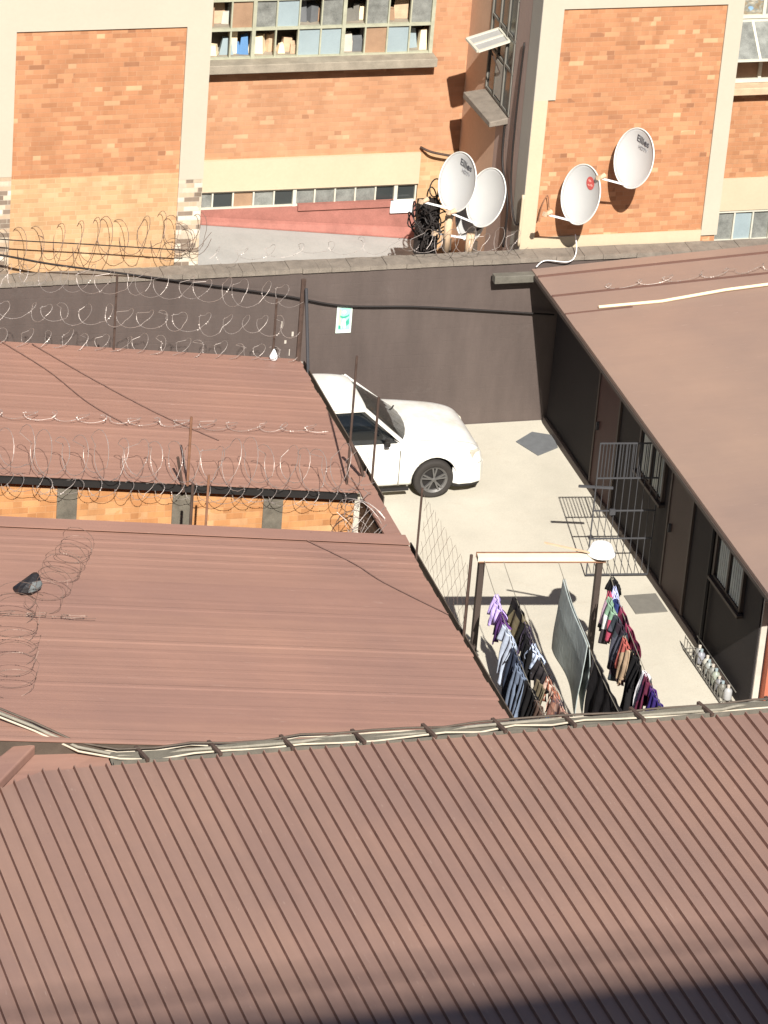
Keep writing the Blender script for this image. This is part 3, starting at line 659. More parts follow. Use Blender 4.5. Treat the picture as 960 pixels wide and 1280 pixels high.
        p_.hexa([gh(-1.80, sy*.70, zb-.02), gh(-1.18, sy*.728, zb-.02), gh(-1.18, sy*.70, zb-.02), gh(-1.80, sy*.66, zb-.02)], [gh(-1.56, sy*.5, 1.21), gh(-1.0, sy*.57, 1.34), gh(-1.0, sy*.54, 1.34), gh(-1.56, sy*.47, 1.21)])
        p_.bar(gh(.26, sy*.56, 1.335), gh(-1.3, sy*.56, 1.325), .03, .035)
        p_.build('pillar', white, t, bevel=.01)
        # mirrors
        mm = MB(); mm.hexa([gh(.52, sy*.76, .90), gh(.60, sy*.76, .90), gh(.58, sy*.90, .91), gh(.50, sy*.90, .91)], [gh(.52, sy*.76, .99), gh(.59, sy*.76, .98), gh(.57, sy*.90, 1.0), gh(.50, sy*.90, 1.0)])
        mm.build('wing_mirror', 'dark', t, bevel=.015)
        # door shut lines and trim as fine grooves set into the flank
        d = MB(); 
        for xx in (.76, -.34): d.box(ox+xx-.006, ox+xx+.006, oy+sy*.803-.004, oy+sy*.803+.004, .24, .80)
        d.build('door_seam', 'gutter', t)
        MB().box(ox-.78, ox+.93, min(oy+sy*.74, oy+sy*.785), max(oy+sy*.74, oy+sy*.785), .15, .195).build('sill_trim', 'dark', t)
        MB().bar(gh(.02, sy*.812, .70), gh(.20, sy*.812, .70), .02, .03).build('door_handle', white, t)
        hl = MB(); hl.hexa([gh(1.86, sy*.47, .56), gh(2.05, sy*.40, .56), gh(2.005, sy*.64, .565), gh(1.84, sy*.765, .575)], [gh(1.86, sy*.44, .66), gh(2.015, sy*.40, .66), gh(1.955, sy*.65, .675), gh(1.80, sy*.765, .70)])
        hl.build('headlight', 'headlamp', t, bevel=.015)
    bp = MB(); ring0 = []
    bx = [(1.66, .802), (1.86, .79), (2.0, .735), (2.075, .60), (2.11, .32), (2.12, 0), (2.11, -.32), (2.075, -.60), (2.0, -.735), (1.86, -.79), (1.66, -.802)]
    inn = [(x-.10, y*.92) for x, y in bx]
    bp.hexa([gh(x, y, .20) for x, y in bx]+[gh(x, y, .20) for x, y in reversed(inn)], [gh(x-.012, y*.995, .47) for x, y in bx]+[gh(x, y, .47) for x, y in reversed(inn)])
    bp.build('bumper', white, t, bevel=.02)
    lip = MB(); lip.hexa([gh(x-.02, y*.985, .165) for x, y in bx]+[gh(x, y, .165) for x, y in reversed(inn)], [gh(x-.02, y*.985, .205) for x, y in bx]+[gh(x, y, .205) for x, y in reversed(inn)]); lip.build('lower_lip', 'dark', t)
    # wipers, interior
    wp = MB(); wp.bar(gh(.93, -.1, .925), gh(.72, -.52, 1.0), .018, .012); wp.bar(gh(.97, .35, .925), gh(.78, -.05, 1.02), .018, .012); wp.build('wiper', 'dark', t)
    it = MB(); it.box(ox+.45, ox+.80, oy-.66, oy+.66, .78, .90); it.box(ox-1.3, ox+.4, oy-.66, oy+.66, .86, .90)
    it.build('dashboard', 'interior', t)
    for sy in (-.34, .34):
        se = MB(); se.hexa([gh(-.42, sy-.23, .86), gh(-.22, sy-.23, .86), gh(-.22, sy+.23, .86), gh(-.42, sy+.23, .86)], [gh(-.55, sy-.2, 1.16), gh(-.43, sy-.2, 1.16), gh(-.43, sy+.2, 1.16), gh(-.55, sy+.2, 1.16)])
        se.box(ox-.56, ox-.47, oy+sy-.11, oy+sy+.11, 1.16, 1.28); se.build('seat', 'interior_seat', t, bevel=.03)
    sw_ = [gh(.34+.05*math.cos(a), .34+.17*math.cos(a) if False else .34+.17*math.sin(a), 1.0+.16*math.cos(a)) for a in [2*math.pi*k_/20 for k_ in range(20)]]
    MB().tube(sw_, .014, closed=True).build('steering_wheel', 'dark', t, smooth=True)
    # wheels
    for cx in (fx_, rx_):
        for sy in (-1, 1):
            y0 = oy+sy*.72; wh = MB(); R0 = .295
            prof = [(-.09, .20), (-.09, .27), (-.065, .292), (0, .296), (.065, .292), (.085, .272), (.088, .245), (.075, .20)]
            nn = 40
            for (a_, r_) in prof:
                for k_ in range(nn):
                    an = 2*math.pi*k_/nn; wh.v.append((cx+r_*math.cos(an), y0+sy*a_*.9, .296+r_*math.sin(an)))
            for i in range(len(prof)-1):
                for k_ in range(nn):
                    k2 = (k_+1) % nn; q = (i*nn+k_, i*nn+k2, (i+1)*nn+k2, (i+1)*nn+k_); wh.f.append(q if sy < 0 else q[::-1]); wh.m.append(0)
            ty = wh.build('wheel', 'tyre', t, smooth=True)
            rm = MB()
            def disc(r0, r1, ya, yb, mi=0):
                kk = len(rm.v)
                for r_, yy in ((r0, ya), (r1, yb)):
                    for k_ in range(nn): an = 2*math.pi*k_/nn; rm.v.append((cx+r_*math.cos(an), y0+sy*yy, .296+r_*math.sin(an)))
                for k_ in range(nn): k2 = (k_+1) % nn; rm.f.append((kk+k_, kk+k2, kk+nn+k2, kk+nn+k_)); rm.m.append(mi)
            disc(.001, .19, .035, .035, 1); disc(.17, .202, .06, .078, 0); disc(.17, .165, .06, .035, 0); disc(.001, .035, .085, .075, 0)
            for s5 in range(5):
                an = 2*math.pi*s5/5+.3
                for da in (-.16, .16):
                    rm.bar((cx+.03*math.cos(an), y0+sy*.06, .296+.03*math.sin(an)), (cx+.185*math.cos(an+da), y0+sy*.062, .296+.185*math.sin(an+da)), .022, .03, 0, upv=(0, 1, 0))
            rm.build('rim', ['rim_grey', 'dark'], ty)
M['headlamp'] = plain('headlamp_lens', (.50, .46, .38), .15, var=.1, scale=20, bumpy=0, spec=.7)
M['interior'] = plain('interior_grey', (.20, .18, .16), .8, var=.15)
M['interior_seat'] = plain('seat_cloth', (.10, .10, .11), .9, var=.15)
M['tyre'] = plain('tyre_rubber', (.033, .029, .026), .8, var=.15, scale=12)
M['rim_grey'] = plain('rim_grey_metal', (.13, .125, .12), .45, metal=.3, var=.1, bumpy=0)
make_car()
# ---------------------------------------------------------------- satellite dishes
nrm = (right*-.76 + up*.03 - fwd*.64).normalized()
def text_mesh(body, size, mat, name, parent, Mx):
    c = bpy.data.curves.new(name, 'FONT'); c.body = body; c.size = size; c.align_x = 'CENTER'; c.align_y = 'CENTER'; c.extrude = .001; c.offset = .002
    o = bpy.data.objects.new(name, c); S.collection.objects.link(o); bpy.context.view_layer.update()
    dg = bpy.context.evaluated_depsgraph_get(); me = bpy.data.meshes.new_from_object(o.evaluated_get(dg), depsgraph=dg)
    bpy.data.objects.remove(o); me.transform(Mx); me.materials.clear(); me.materials.append(M[mat])
    q = bpy.data.objects.new(name, me); S.collection.objects.link(q); q.parent = parent; return q
def dish(c, label, mark, mount, name='satellite_dish', r=.435, nv=None, boxy=True):
    c = Vector(c); n = (nv or nrm).normalized()
    rt = Vector((0, 0, 1)).cross(n).normalized(); u = n.cross(rt)         # rt: viewer's right facing the dish
    Mx = Matrix((rt, u, n)).transposed().to_4x4()
    t = thing(name, tuple(c), label, 'satellite dish', 'satellite dishes by the brick wall')
    O = Vector((0, 0, 0)); d = MB(); nr, na = 10, 48; depth = .085
    cv = lambda ra, z, a: Mx @ Vector((ra*.93*math.cos(a), ra*math.sin(a), z))
    d.v.append(tuple(c+Mx @ Vector((0, 0, -depth))))
    for i in range(1, nr+1):
        ra = r*i/nr
        for k in range(na): d.v.append(tuple(c+cv(ra, -depth+depth*(i/nr)**2, 2*math.pi*k/na)))
    for k in range(na): d.f.append((0, 1+k, 1+(k+1) % na)); d.m.append(0)
    for i in range(nr-1):
        for k in range(na): k2 = (k+1) % na; d.f.append((1+i*na+k, 1+(i+1)*na+k, 1+(i+1)*na+k2, 1+i*na+k2)); d.m.append(0)
    do = d.build('dish', 'dish', t, smooth=True); so_ = do.modifiers.new('t', 'SOLIDIFY'); so_.thickness = .006; so_.offset = -1
    rim = [c+cv(r, .0, 2*math.pi*k/na) for k in range(na)]
    MB().tube(rim, .011, n=6, closed=True).build('rim', 'dish_edge', t, smooth=True)
    bot = Mx @ Vector((0, -r*.96, -.01)); ln = Mx @ Vector((0, -r*.80, .52))
    MB().bar(c+bot-n*.10, c+ln, .018, .026).build('feed_arm', 'white', t)
    lb = MB(); q = c+ln; ax = (Mx @ Vector((0, .25, 0))+(-n)*.5).normalized()
    lb.tube([q-n*.0+u*.0, q+u*.02-n*.03, q+u*.05-n*.075], [.028, .032, .04], n=10); lb.bar(q-u*.03+n*.03, q+u*.03+n*.03, .05, .05)
    lb.build('feed_horn', 'tan', t)
    back = c - n*.11
    mt = MB(); mt.bar(c-n*.10, back-n*.09, .12, .16)
    pts = [Vector(p) for p in mount]
    mt.tube([back-n*.05]+pts, .022, n=8); mt.box(pts[-1].x-.06, pts[-1].x+.06, pts[-1].y-.02, pts[-1].y+.02, pts[-1].z-.09, pts[-1].z+.09)
    mt.build('mount', 'gutter_dark', t)
    def on_face(x, y): rr = math.sqrt((x/.93)**2+y**2)/r; return -depth+depth*rr*rr
    if mark == 'word':
        tm = Mx @ Matrix.Translation((.03, .27, on_face(0, .27)+.012)) @ Matrix.Rotation(R(-4), 4, 'Z') @ Matrix.Rotation(R(14), 4, 'X')
        text_mesh('Ellies', .145, 'ink', 'lettering', t, tm)
        tm = Mx @ Matrix.Translation((.05, .165, on_face(0, .165)+.012)) @ Matrix.Rotation(R(-4), 4, 'Z') @ Matrix.Rotation(R(9), 4, 'X')
        text_mesh('HDTV', .075, 'ink_soft', 'lettering', t, tm)
    if mark == 'disc':
        e = MB(); cx, cy, er = .06, .20, .095
        for k in range(28): a = 2*math.pi*k/28; x, y = cx+er*math.cos(a), cy+er*math.sin(a); e.v.append(tuple(c+Mx @ Vector((x, y, on_face(x, y)+.006))))
        e.f.append(tuple(range(28))); e.m.append(0)
        for k, (px, py, s_) in enumerate(((-.02, .03, .03), (.03, -.02, .028), (-.03, -.035, .02))):
            kk = len(e.v)
            for j in range(12): a = 2*math.pi*j/12; x, y = cx+px+s_*math.cos(a)*1.3, cy+py+s_*math.sin(a)*.6; e.v.append(tuple(c+Mx @ Vector((x, y, on_face(x, y)+.010))))
            e.f.append(tuple(range(kk, kk+12))); e.m.append(1)
        e.build('emblem', ['emblem_red', 'emblem_pink'], t)
    return t
dish((.11, -.25, 3.73), 'white satellite dish with round red emblem on the brick wall, lower of the wall pair', 'disc', [(.28, .0, 3.3), (.32, .345, 3.2)])
dish((.86, -.25, 4.26), 'white satellite dish with dark lettering, higher of the two on the brick wall', 'word', [(1.03, .0, 3.83), (1.07, .345, 3.73)])

dish((-1.51, .5, 3.67), 'white satellite dish with dark lettering near the yard wall, left one beside the brown corner', 'word', [(-1.42, .6, 3.2), (-1.60, .45, 3.1), (-1.60, .45, 2.72)])
dish((-1.07, .45, 3.43), 'plain white satellite dish without lettering, tangled in wire beside the brown corner', '', [(-.98, .55, 3.0), (-1.2, .45, 2.9), (-1.2, .45, 2.66)], nv=nrm+Vector((.02, .05, .1)))
b = MB(); b.tube([(-1.60, .47, 2.6), (-1.60, .47, 3.15)], .055, n=10); tag(b.build('mounting_post', 'tan', smooth=True), 'short tan post on the coping carrying the lettered dish', 'post', 'stub posts under the dishes')
b = MB(); b.tube([(-1.28, .42, 2.55), (-1.26, .42, 2.88)], .06, n=10); tag(b.build('mounting_post', 'tan', smooth=True), 'shorter tan post on the coping carrying the plain dish', 'post', 'stub posts under the dishes')
dish((-1.16, .80, 3.02), 'third white dish half hidden behind the plain dish by the brown corner', '', [(-1.1, 1.1, 2.8), (-1.1, 1.3, 2.6)], nv=nrm+Vector((-.15, .05, -.05)), r=.40)
hp = MB(); rs_ = random.Random(3)
for k in range(26):
    c_ = Vector((-1.95+rs_.uniform(0, .42), .75+rs_.uniform(-.1, .5), 2.6+rs_.uniform(-.1, .75))); r0 = rs_.uniform(.08, .2); ax_ = Vector((rs_.uniform(-1, 1), rs_.uniform(-1, .2), rs_.uniform(-.4, .6))).normalized()
    u_ = ax_.orthogonal().normalized(); w_ = ax_.cross(u_)
    hp.tube([c_+u_*r0*math.cos(2*math.pi*j/14)+w_*r0*.7*math.sin(2*math.pi*j/14) for j in range(14)], .011, n=5, closed=True)
hp.box(-1.88, -1.58, .95, 1.15, 2.3, 3.15)
tag(hp.build('cable_heap', 'cable_black'), 'black heap of old cable and bracket beside the lettered dish, above the coping', 'cable heap')
# ---------------------------------------------------------------- sign on the yard wall
sg = thing('safety_sign', (-3.2, .0, 1.81), 'small white and green safety sign fixed on the dark brown wall', 'sign')
SX0, SX1, SZ0, SZ1 = -3.315, -3.085, 1.60, 2.03
MB().box(SX0, SX1, .002, .018, SZ0, SZ1).build('board', 'sign_white', sg, bevel=.004)
def flat(pts, y): return [(SX0+(SX1-SX0)*x, y, SZ0+(SZ1-SZ0)*z) for x, z in pts]
b = MB(); b.quad(flat([(.13, .13), (.90, .13), (.90, .93), (.13, .93)], -.001), 0)
b.quad(flat([(.13, .30), (.30, .30), (.30, .88), (.13, .88)], -.0025), 1)
b.build('panel', ['sign_mint', 'sign_lime'], sg)
b = MB(); b.quad(flat([(.35+.13*math.cos(a)+.12, .78+.075*math.sin(a)) for a in [2*math.pi*k/16 for k in range(16)]], -.004), 0)
b.quad(flat([(.42, .55), (.58, .52), (.62, .18), (.50, .18), (.46, .38), (.36, .18), (.26, .22), (.38, .44)], -.004), 0)
b.quad(flat([(.22, .66), (.44, .62), (.70, .66), (.80, .70), (.80, .63), (.58, .56), (.42, .55), (.22, .60)], -.0045), 1)
b.quad(flat([(.60, .42), (.80, .56), (.84, .34), (.68, .26)], -.004), 1); b.quad(flat([(.15, .18), (.30, .15), (.30, .28), (.17, .30)], -.004), 1)
b.build('pictogram', ['sign_white', 'sign_green'], sg)
# flakes of white paint on the wall beside the fence post
fl = MB()
for (x, z, w, h) in ((-3.95, 1.62, .03, .07), (-4.05, 1.5, .03, .05), (-3.98, 1.33, .012, .10), (-4.12, 1.78, .012, .10), (-3.78, 1.12, .015, .10), (-3.7, 1.28, .015, .06), (-4.0, 1.05, .012, .08)):
    fl.box(x-w/2, x+w/2, .010, .0195, z-h/2, z+h/2)
fl.build('paint_flakes', 'pale_plaster', bw)
# ---------------------------------------------------------------- covers in the paving
tag(MB().hexa([(-.64,-.65,.005),(-.45,-1.12,.005),(-.08,-.91,.005),(-.04,-.52,.005),(-.31,-.38,.005)], [(-.64,-.65,.02),(-.45,-1.12,.02),(-.08,-.91,.02),(-.04,-.52,.02),(-.31,-.38,.02)]).build('drain_cover', 'cover_blue'), 'five-sided blue-grey drain cover in the far corner of the yard', 'drain cover', 'drain covers in the yard')
tag(MB().box(-.56, -.10, -5.85, -5.34, .005, .018).build('drain_cover', 'cover'), 'rectangular grey drain cover by the dark wall, right of the clothes lines', 'drain cover', 'drain covers in the yard')
# ---------------------------------------------------------------- open security gate on the dark wall
gt_ = thing('security_gate', (0, -4.85, 0), 'open galvanised bar gate sticking out of the dark wall, its shadow on the paving', 'gate')
def gp(u, z): return (-.06-.86*u, -4.87+.10*u, z)
b = MB()
for z in (.06, .62, 1.05, 1.55, 2.08): b.bar(gp(0, z), gp(1, z), .014, .02)
for u in (0, .999): b.bar(gp(u, .05), gp(u, 2.09), .016, .016)
b.build('frame', 'gate', gt_)
b = MB()
for k in range(1, 9): b.tube([gp(k/9, .06), gp(k/9, 2.08)], .0055, n=5)
b.build('bars', 'gate', gt_)
b = MB()
for k in range(18): b.tube([gp(.04+k*.053, 1.56), gp(.04+k*.053, 2.07)], .007, n=4)
b.build('mesh_panel', 'gate', gt_)
b = MB(); b.box(-.70, -.62, -4.84, -4.80, 1.0, 1.08); b.build('lock_box', 'gate', gt_)
MB().bar((-1.15, -4.72, 1.42), (-.68, -4.80, 1.40), .03, .03).build('bolt', 'gate', gt_)
# ---------------------------------------------------------------- bottles in a low wire rack along the wall foot
rk = thing('wire_rack', (-.12, -7.6, 0), 'low wire rack along the foot of the dark wall holding plastic bottles', 'rack')
b = MB()
for z in (.04, .22):
    b.tube([(-.24, -8.4, z), (-.24, -6.9, z)], .008, n=5); b.tube([(-.07, -8.4, z), (-.07, -6.9, z)], .008, n=5)
for k in range(16): y = -8.4+.1*k; b.tube([(-.24, y, .004), (-.24, y, .24)], .006, n=4); b.tube([(-.24, y, .04), (-.07, y, .04)], .005, n=4)
b.build('frame', 'cover', rk)
cols = [((.8,.8,.78),'white'), ((.75,.76,.85),'pale lilac'), ((.8,.78,.68),'cream'), ((.7,.74,.7),'pale grey'), ((.78,.78,.7),'ivory'), ((.55,.6,.5),'pale olive'), ((.72,.72,.75),'bluish white'), ((.6,.58,.5),'beige'), ((.8,.8,.8),'bright white')]
desc = ['at the far end of the rack', 'second from the far end of the rack', 'third from the far end of the rack', 'fourth from the far end of the rack', 'in the middle of the rack', 'fourth from the near end of the rack', 'third from the near end of the rack', 'second from the near end of the rack', 'at the near end of the rack']
def lathe(b, c, prof, n=14, mi=0):
    k0 = len(b.v)
    for r_, z in prof:
        for k in range(n): a = 2*math.pi*k/n; b.v.append((c[0]+r_*math.cos(a), c[1]+r_*math.sin(a), c[2]+z))
    for i in range(len(prof)-1):
        for k in range(n): k2 = (k+1) % n; b.f.append((k0+i*n+k, k0+i*n+k2, k0+(i+1)*n+k2, k0+(i+1)*n+k)); b.m.append(mi)
    return b
for k, ((col, cn), ds) in enumerate(zip(cols, desc)):
    y = -7.2-.135*k+random.uniform(-.025, .025); bxx = -.14+random.uniform(-.02, .02); t = thing('plastic_bottle', (bxx, y, .045), cn+' plastic bottle standing '+ds, 'bottle', 'bottles in the wire rack')
    fq = random.uniform(.15, .5); mt = plain('bottle_%d' % k, tuple(q*fq for q in col), .4, var=.05, bumpy=0); h = .17+.04*random.random()
    lathe(MB(), (bxx, y, .045), [(.001, 0), (.05, .003), (.055, .02), (.055, h*.7), (.045, h*.82), (.018, h*.92), (.018, h)]).build('body', mt, t, smooth=True)
    lathe(MB(), (bxx, y, .045+h), [(.02, -.01), (.02, .025), (.001, .027)]).build('cap', 'pane_blue' if k % 2 else 'pale_plaster', t)
# ---------------------------------------------------------------- clothes line frame and washing
cf = thing('clothes_line_frame', (-2.6, -9.5, 0), 'dark steel clothes line frame with pale top beam in the yard', 'clothes line')
PL, PR = Vector((-3.30, -7.15, 0)), Vector((-1.76, -7.36, 0)); back = Vector((-.46, -4.6, 0)); ZT = 1.78
for P in (PL, PR, PL+back, PR+back):
    MB().bar(P+Vector((0, 0, .0)), P+Vector((0, 0, ZT-.04)), .075, .075, upv=(0, 1, 0)).build('post', 'darkbrown', cf)
for P, Q in ((PL, PR), (PL+back, PR+back)):
    d = (Q-P).normalized()*.06
    MB().bar(P-d+Vector((0, 0, ZT)), Q+d+Vector((0, 0, ZT)), .11, .07).build('beam', 'beam_pale', cf)
    sd_ = Vector((0, .062, 0))
    b = MB(); b.bar(P-d+sd_+Vector((0, 0, ZT+.012)), Q+d+sd_+Vector((0, 0, ZT+.012)), .014, .075); b.bar(P-d-sd_+Vector((0, 0, ZT-.035)), Q+d-sd_+Vector((0, 0, ZT-.035)), .014, .016); b.build('edge_angle', 'rust', cf)
tag(MB().bar((-2.46, -7.13, 1.93), (-1.80, -7.40, 1.85), .02, .02).build('stick', 'tan'), 'thin brown stick lying slantwise on the pale beam', 'stick')
bo_ = thing('basin', (-1.74, -7.33, ZT+.04), 'round white plastic basin on top of the right clothes line post', 'basin')
lathe(MB(), (-1.74, -7.33, ZT+.05), [(.001, .13), (.11, .13), (.13, .12), (.175, .01), (.19, .0), (.185, -.006), (.16, .0)], 28).build('bowl', 'white', bo_, smooth=True)
def lx(Y, x0, k): return x0+k*(Y+7.2)
LINES = [(-3.28, .10), (-3.03, .09), (-2.30, .11), (-1.66, .13)]
def lz(Y): t = (-7.2-Y)/4.6; return 1.76-.16*4*t*(1-t)
lab = ['leftmost clothes line wire, with the lilac cloth', 'second clothes line wire from the left, with black garments', 'clothes line wire carrying the grey blanket', 'rightmost clothes line wire, crowded with small coloured garments']
for (x0, k), lb_ in zip(LINES, lab):
    pts = [(lx(y, x0, k), y, lz(y)) for y in [-7.2-.23*i for i in range(21)]]
    tag(MB().tube(pts, .005, n=5).build('clothes_wire', 'cable_grey'), 'thin '+lb_, 'wire', 'wires of the clothes line')
def cloth_mat(name, cols, kind='plain'):
    m, t, b = base_mat(name); p = wpos(t)
    if kind == 'plain': c = ramp(t, noise(t, p, 5, 4), [(.3, G(cols[0], -.15)), (.7, G(cols[0], .15))])
    else:
        v = N(t, 'ShaderNodeTexVoronoi'); v.inputs['Scale'].default_value = 16 if kind == 'print' else 3.2; L(t, p, v.inputs['Vector'])
        sp = N(t, 'ShaderNodeSeparateColor'); L(t, v.outputs['Color'], sp.inputs[0])
        c = ramp(t, sp.outputs[0], [(i/len(cols), q) for i, q in enumerate(cols)], 'CONSTANT')
    L(t, c, b.inputs['Base Color']); b.inputs['Roughness'].default_value = .95; b.inputs['Specular IOR Level'].default_value = .1
    bump(t, b, noise(t, p, 12, 4), .4, .02)
    return m
def inside(shape, u, v):    # u along the line 0..1, v down 0..1
    if shape == 'sheet': return True
    if shape == 'shirt': return (.18 < u < .82) or v < .38
    if shape == 'trousers': return v < .22 or u < .46 or u > .54
    if shape == 'rag': return v < 1-.5*abs(2*u-1)**1.5
    if shape == 'peak': return v < 1-abs(2*u-.9)*.65
    if shape == 'slips': return v < .25 or (int(u*4) % 2 == 0 and v < .9)
    return True
def hang(label, cat, li, Ya, Yb, drop, mat, shape='sheet', back_drop=.5, off=0, folds=3, amp=.045, slant=0, top=0):
    """cloth folded over a wire: Ya nearer the pale beam, Yb nearer the front"""
    rs = random.Random(len(label)*7+int(abs(Ya)*100)); x0, k = LINES[li]
    nu = max(8, int(abs(Yb-Ya)/.025)); b = MB(); ph = rs.uniform(0, 6)
    for side, dr, sh in ((-1, drop, shape), (1, drop*back_drop, 'sheet' if shape == 'sheet' else 'rag')):
        if dr <= 0: continue
        nv = max(8, int(dr/.025)); idx = {}
        def vert(i, j):
            if (i, j) in idx: return idx[(i, j)]
            u = i/nu; v = j/nv; Y = Ya+(Yb-Ya)*u
            w = amp*(.25+v)*math.sin(folds*2*math.pi*u+ph+v*1.3)+amp*.3*math.sin(5*u+3*v+ph)
            dd = dr*(1+.05*math.sin(6*u+ph))
            X = lx(Y, x0, k)+off+side*(.012+.035*min(1, v*3))+w
            b.v.append((X, Y+slant*v+.02*math.sin(7*v+ph), lz(Y)-top-dd*v+.006)); idx[(i, j)] = len(b.v)-1; return idx[(i, j)]
        for i in range(nu):
            for j in range(nv):
                if inside(sh, (i+.5)/nu, (j+.5)/nv):
                    b.f.append((vert(i, j), vert(i+1, j), vert(i+1, j+1), vert(i, j+1))); b.m.append(0)
    o = b.build(cat.replace(' ', '_'), mat, smooth=True)
    s_ = o.modifiers.new('thickness', 'SOLIDIFY'); s_.thickness = .008
    return tag(o, label, cat, 'washing on the clothes lines')
cm = cloth_mat
blk = cm('black_cloth', [(.018, .017, .018)]); 
# line 1 (left)
hang('small lilac cloth at the top of the leftmost line', 'cloth', 0, -7.95, -8.35, .36, cm('lilac_cloth', [(.55, .42, .85)]), 'peak', .6, amp=.05)
hang('dark purple sock-like cloth hanging under the lilac cloth', 'cloth', 0, -8.30, -8.62, .42, cm('purple_cloth', [(.10, .04, .16)]), 'peak', .4)
hang('white and pale blue shirt on the leftmost line', 'shirt', 0, -8.6, -9.15, .62, cm('pale_blue_cloth', [(.48, .54, .66)]), 'shirt', .5, amp=.05)
hang('dark navy trousers on the leftmost line', 'trousers', 0, -9.15, -9.6, .95, cm('navy_cloth', [(.04, .05, .08)]), 'trousers', .7, amp=.04)
hang('washed-out blue jeans on the leftmost line', 'trousers', 0, -9.55, -10.0, .78, cm('faded_blue_cloth', [(.17, .21, .29)]), 'trousers', .4, off=-.04)
hang('long black skirt on the leftmost line', 'skirt', 0, -9.95, -10.55, .95, blk, 'rag', .8, amp=.05)
hang('brown hanging towel near the front of the leftmost line', 'towel', 0, -10.5, -11.0, .9, cm('brown_cloth', [(.14, .09, .07)]), 'sheet', .7, amp=.05)
hang('bright blue shirt near the front of the leftmost line', 'shirt', 0, -10.95, -11.5, .8, cm('blue_cloth', [(.07, .20, .38), (.05, .13, .28), (.55, .65, .75)], 'patch'), 'shirt', .6, off=.06, amp=.06)
# line 2
hang('black top with khaki edge at the head of the second line', 'shirt', 1, -8.0, -8.75, .85, cm('black_khaki_cloth', [(.02, .018, .018), (.03, .028, .022), (.02, .018, .018), (.18, .15, .09)], 'patch'), 'peak', .6, amp=.04)
hang('dark purple blouse on the second line', 'blouse', 1, -8.6, -9.15, .45, cm('plum_cloth', [(.075, .05, .10), (.05, .04, .06), (.11, .08, .15)], 'patch'), 'slips', .7)
hang('long black trousers on the second line', 'trousers', 1, -8.85, -9.35, 1.05, blk, 'trousers', .3, off=-.05, amp=.05)
hang('small pale blue cloth folded over the second line', 'cloth', 1, -9.12, -9.48, .20, cm('sky_cloth', [(.55, .63, .80)]), 'sheet', .9)
hang('short charcoal cloth beside the pale blue cloth on the second line', 'cloth', 1, -9.46, -9.95, .30, cm('charcoal_cloth', [(.035, .03, .032)]), 'sheet', .8)
hang('rust-red cloth with tattered hem on the second line', 'cloth', 1, -9.93, -10.4, .36, cm('rust_cloth', [(.42, .15, .09), (.3, .12, .08), (.65, .45, .36)], 'print'), 'slips', .8, amp=.03)
hang('salmon and brown patterned sheet at the front of the second line', 'sheet', 1, -10.35, -11.5, .75, cm('salmon_print', [(.55, .28, .20), (.30, .16, .12), (.68, .42, .32), (.40, .20, .16), (.2, .14, .16)], 'print'), 'slips', .8, amp=.04)
hang('olive green cloth with a pointed end between the first two lines', 'cloth', 1, -9.95, -10.3, .75, cm('olive_cloth', [(.16, .13, .085)]), 'peak', 0, off=-.12)
# line 3
hang('large grey-blue blanket with a diamond outline hung over its own line', 'blanket', 2, -7.72, -9.28, .98, cm('blanket_cloth', [(.37, .415, .405)]), 'sheet', .97, folds=1.1, amp=.02)
hang('wide black sheet behind the grey blanket', 'sheet', 2, -9.62, -11.5, .98, cm('black_sheet', [(.022, .02, .021)]), 'sheet', .9, folds=5, amp=.03, off=.03)
# line 4
hang('small dark cloth at the head of the rightmost line', 'cloth', 3, -7.7, -7.95, .42, blk, 'peak', .5, off=.04)
hang('royal blue and white cloth near the head of the rightmost line', 'cloth', 3, -7.95, -8.4, .42, cm('royal_cloth', [(.05, .08, .33), (.55, .6, .9), (.03, .04, .14)], 'patch'), 'sheet', .9)
multi = cm('multi_cloth', [(.45, .30, .38), (.08, .06, .09), (.55, .60, .40), (.45, .08, .13), (.75, .75, .72), (.06, .05, .06), (.25, .4, .28), (.03, .03, .03)], 'patch')
hang('pink and grey patterned vest on the rightmost line', 'vest', 3, -8.05, -8.6, .62, multi, 'rag', .5, off=-.10, amp=.05)
hang('mottled green and dark shirt on the rightmost line', 'shirt', 3, -8.55, -9.1, .70, cm('green_multi', [(.05, .06, .07), (.4, .5, .3), (.1, .1, .13), (.6, .6, .55), (.04, .03, .04)], 'patch'), 'shirt', .5, off=-.08, amp=.05)
hang('dark crimson cloth on the rightmost line', 'cloth', 3, -8.4, -9.45, .6, cm('crimson_cloth', [(.13, .02, .045), (.05, .012, .03), (.03, .02, .03), (.3, .05, .10)], 'patch'), 'sheet', .8, off=.03)
hang('red and beige child top on the rightmost line', 'top', 3, -9.1, -9.5, .62, cm('beige_red', [(.42, .3, .2), (.45, .12, .1), (.08, .05, .05)], 'patch'), 'rag', .4, off=-.09, amp=.04)
hang('black t-shirt with a white patch on the rightmost line', 't-shirt', 3, -9.4, -9.95, .78, cm('black_tee', [(.018, .017, .018)]*11+[(.7, .7, .7)], 'patch'), 'shirt', .7, off=-.05, amp=.05)
hang('narrow white strip of cloth on the rightmost line', 'cloth', 3, -9.95, -10.1, .72, cm('white_cloth', [(.75, .73, .76)]), 'sheet', .3)
hang('maroon and purple trousers on the rightmost line', 'trousers', 3, -10.05, -10.55, .85, cm('maroon_purple', [(.14, .03, .06), (.09, .03, .16), (.05, .02, .05)], 'patch'), 'trousers', .8, amp=.05)
hang('deep violet skirt near the front of the rightmost line', 'skirt', 3, -10.5, -10.95, .8, cm('violet_cloth', [(.05, .03, .17)]), 'sheet', .9, amp=.04)
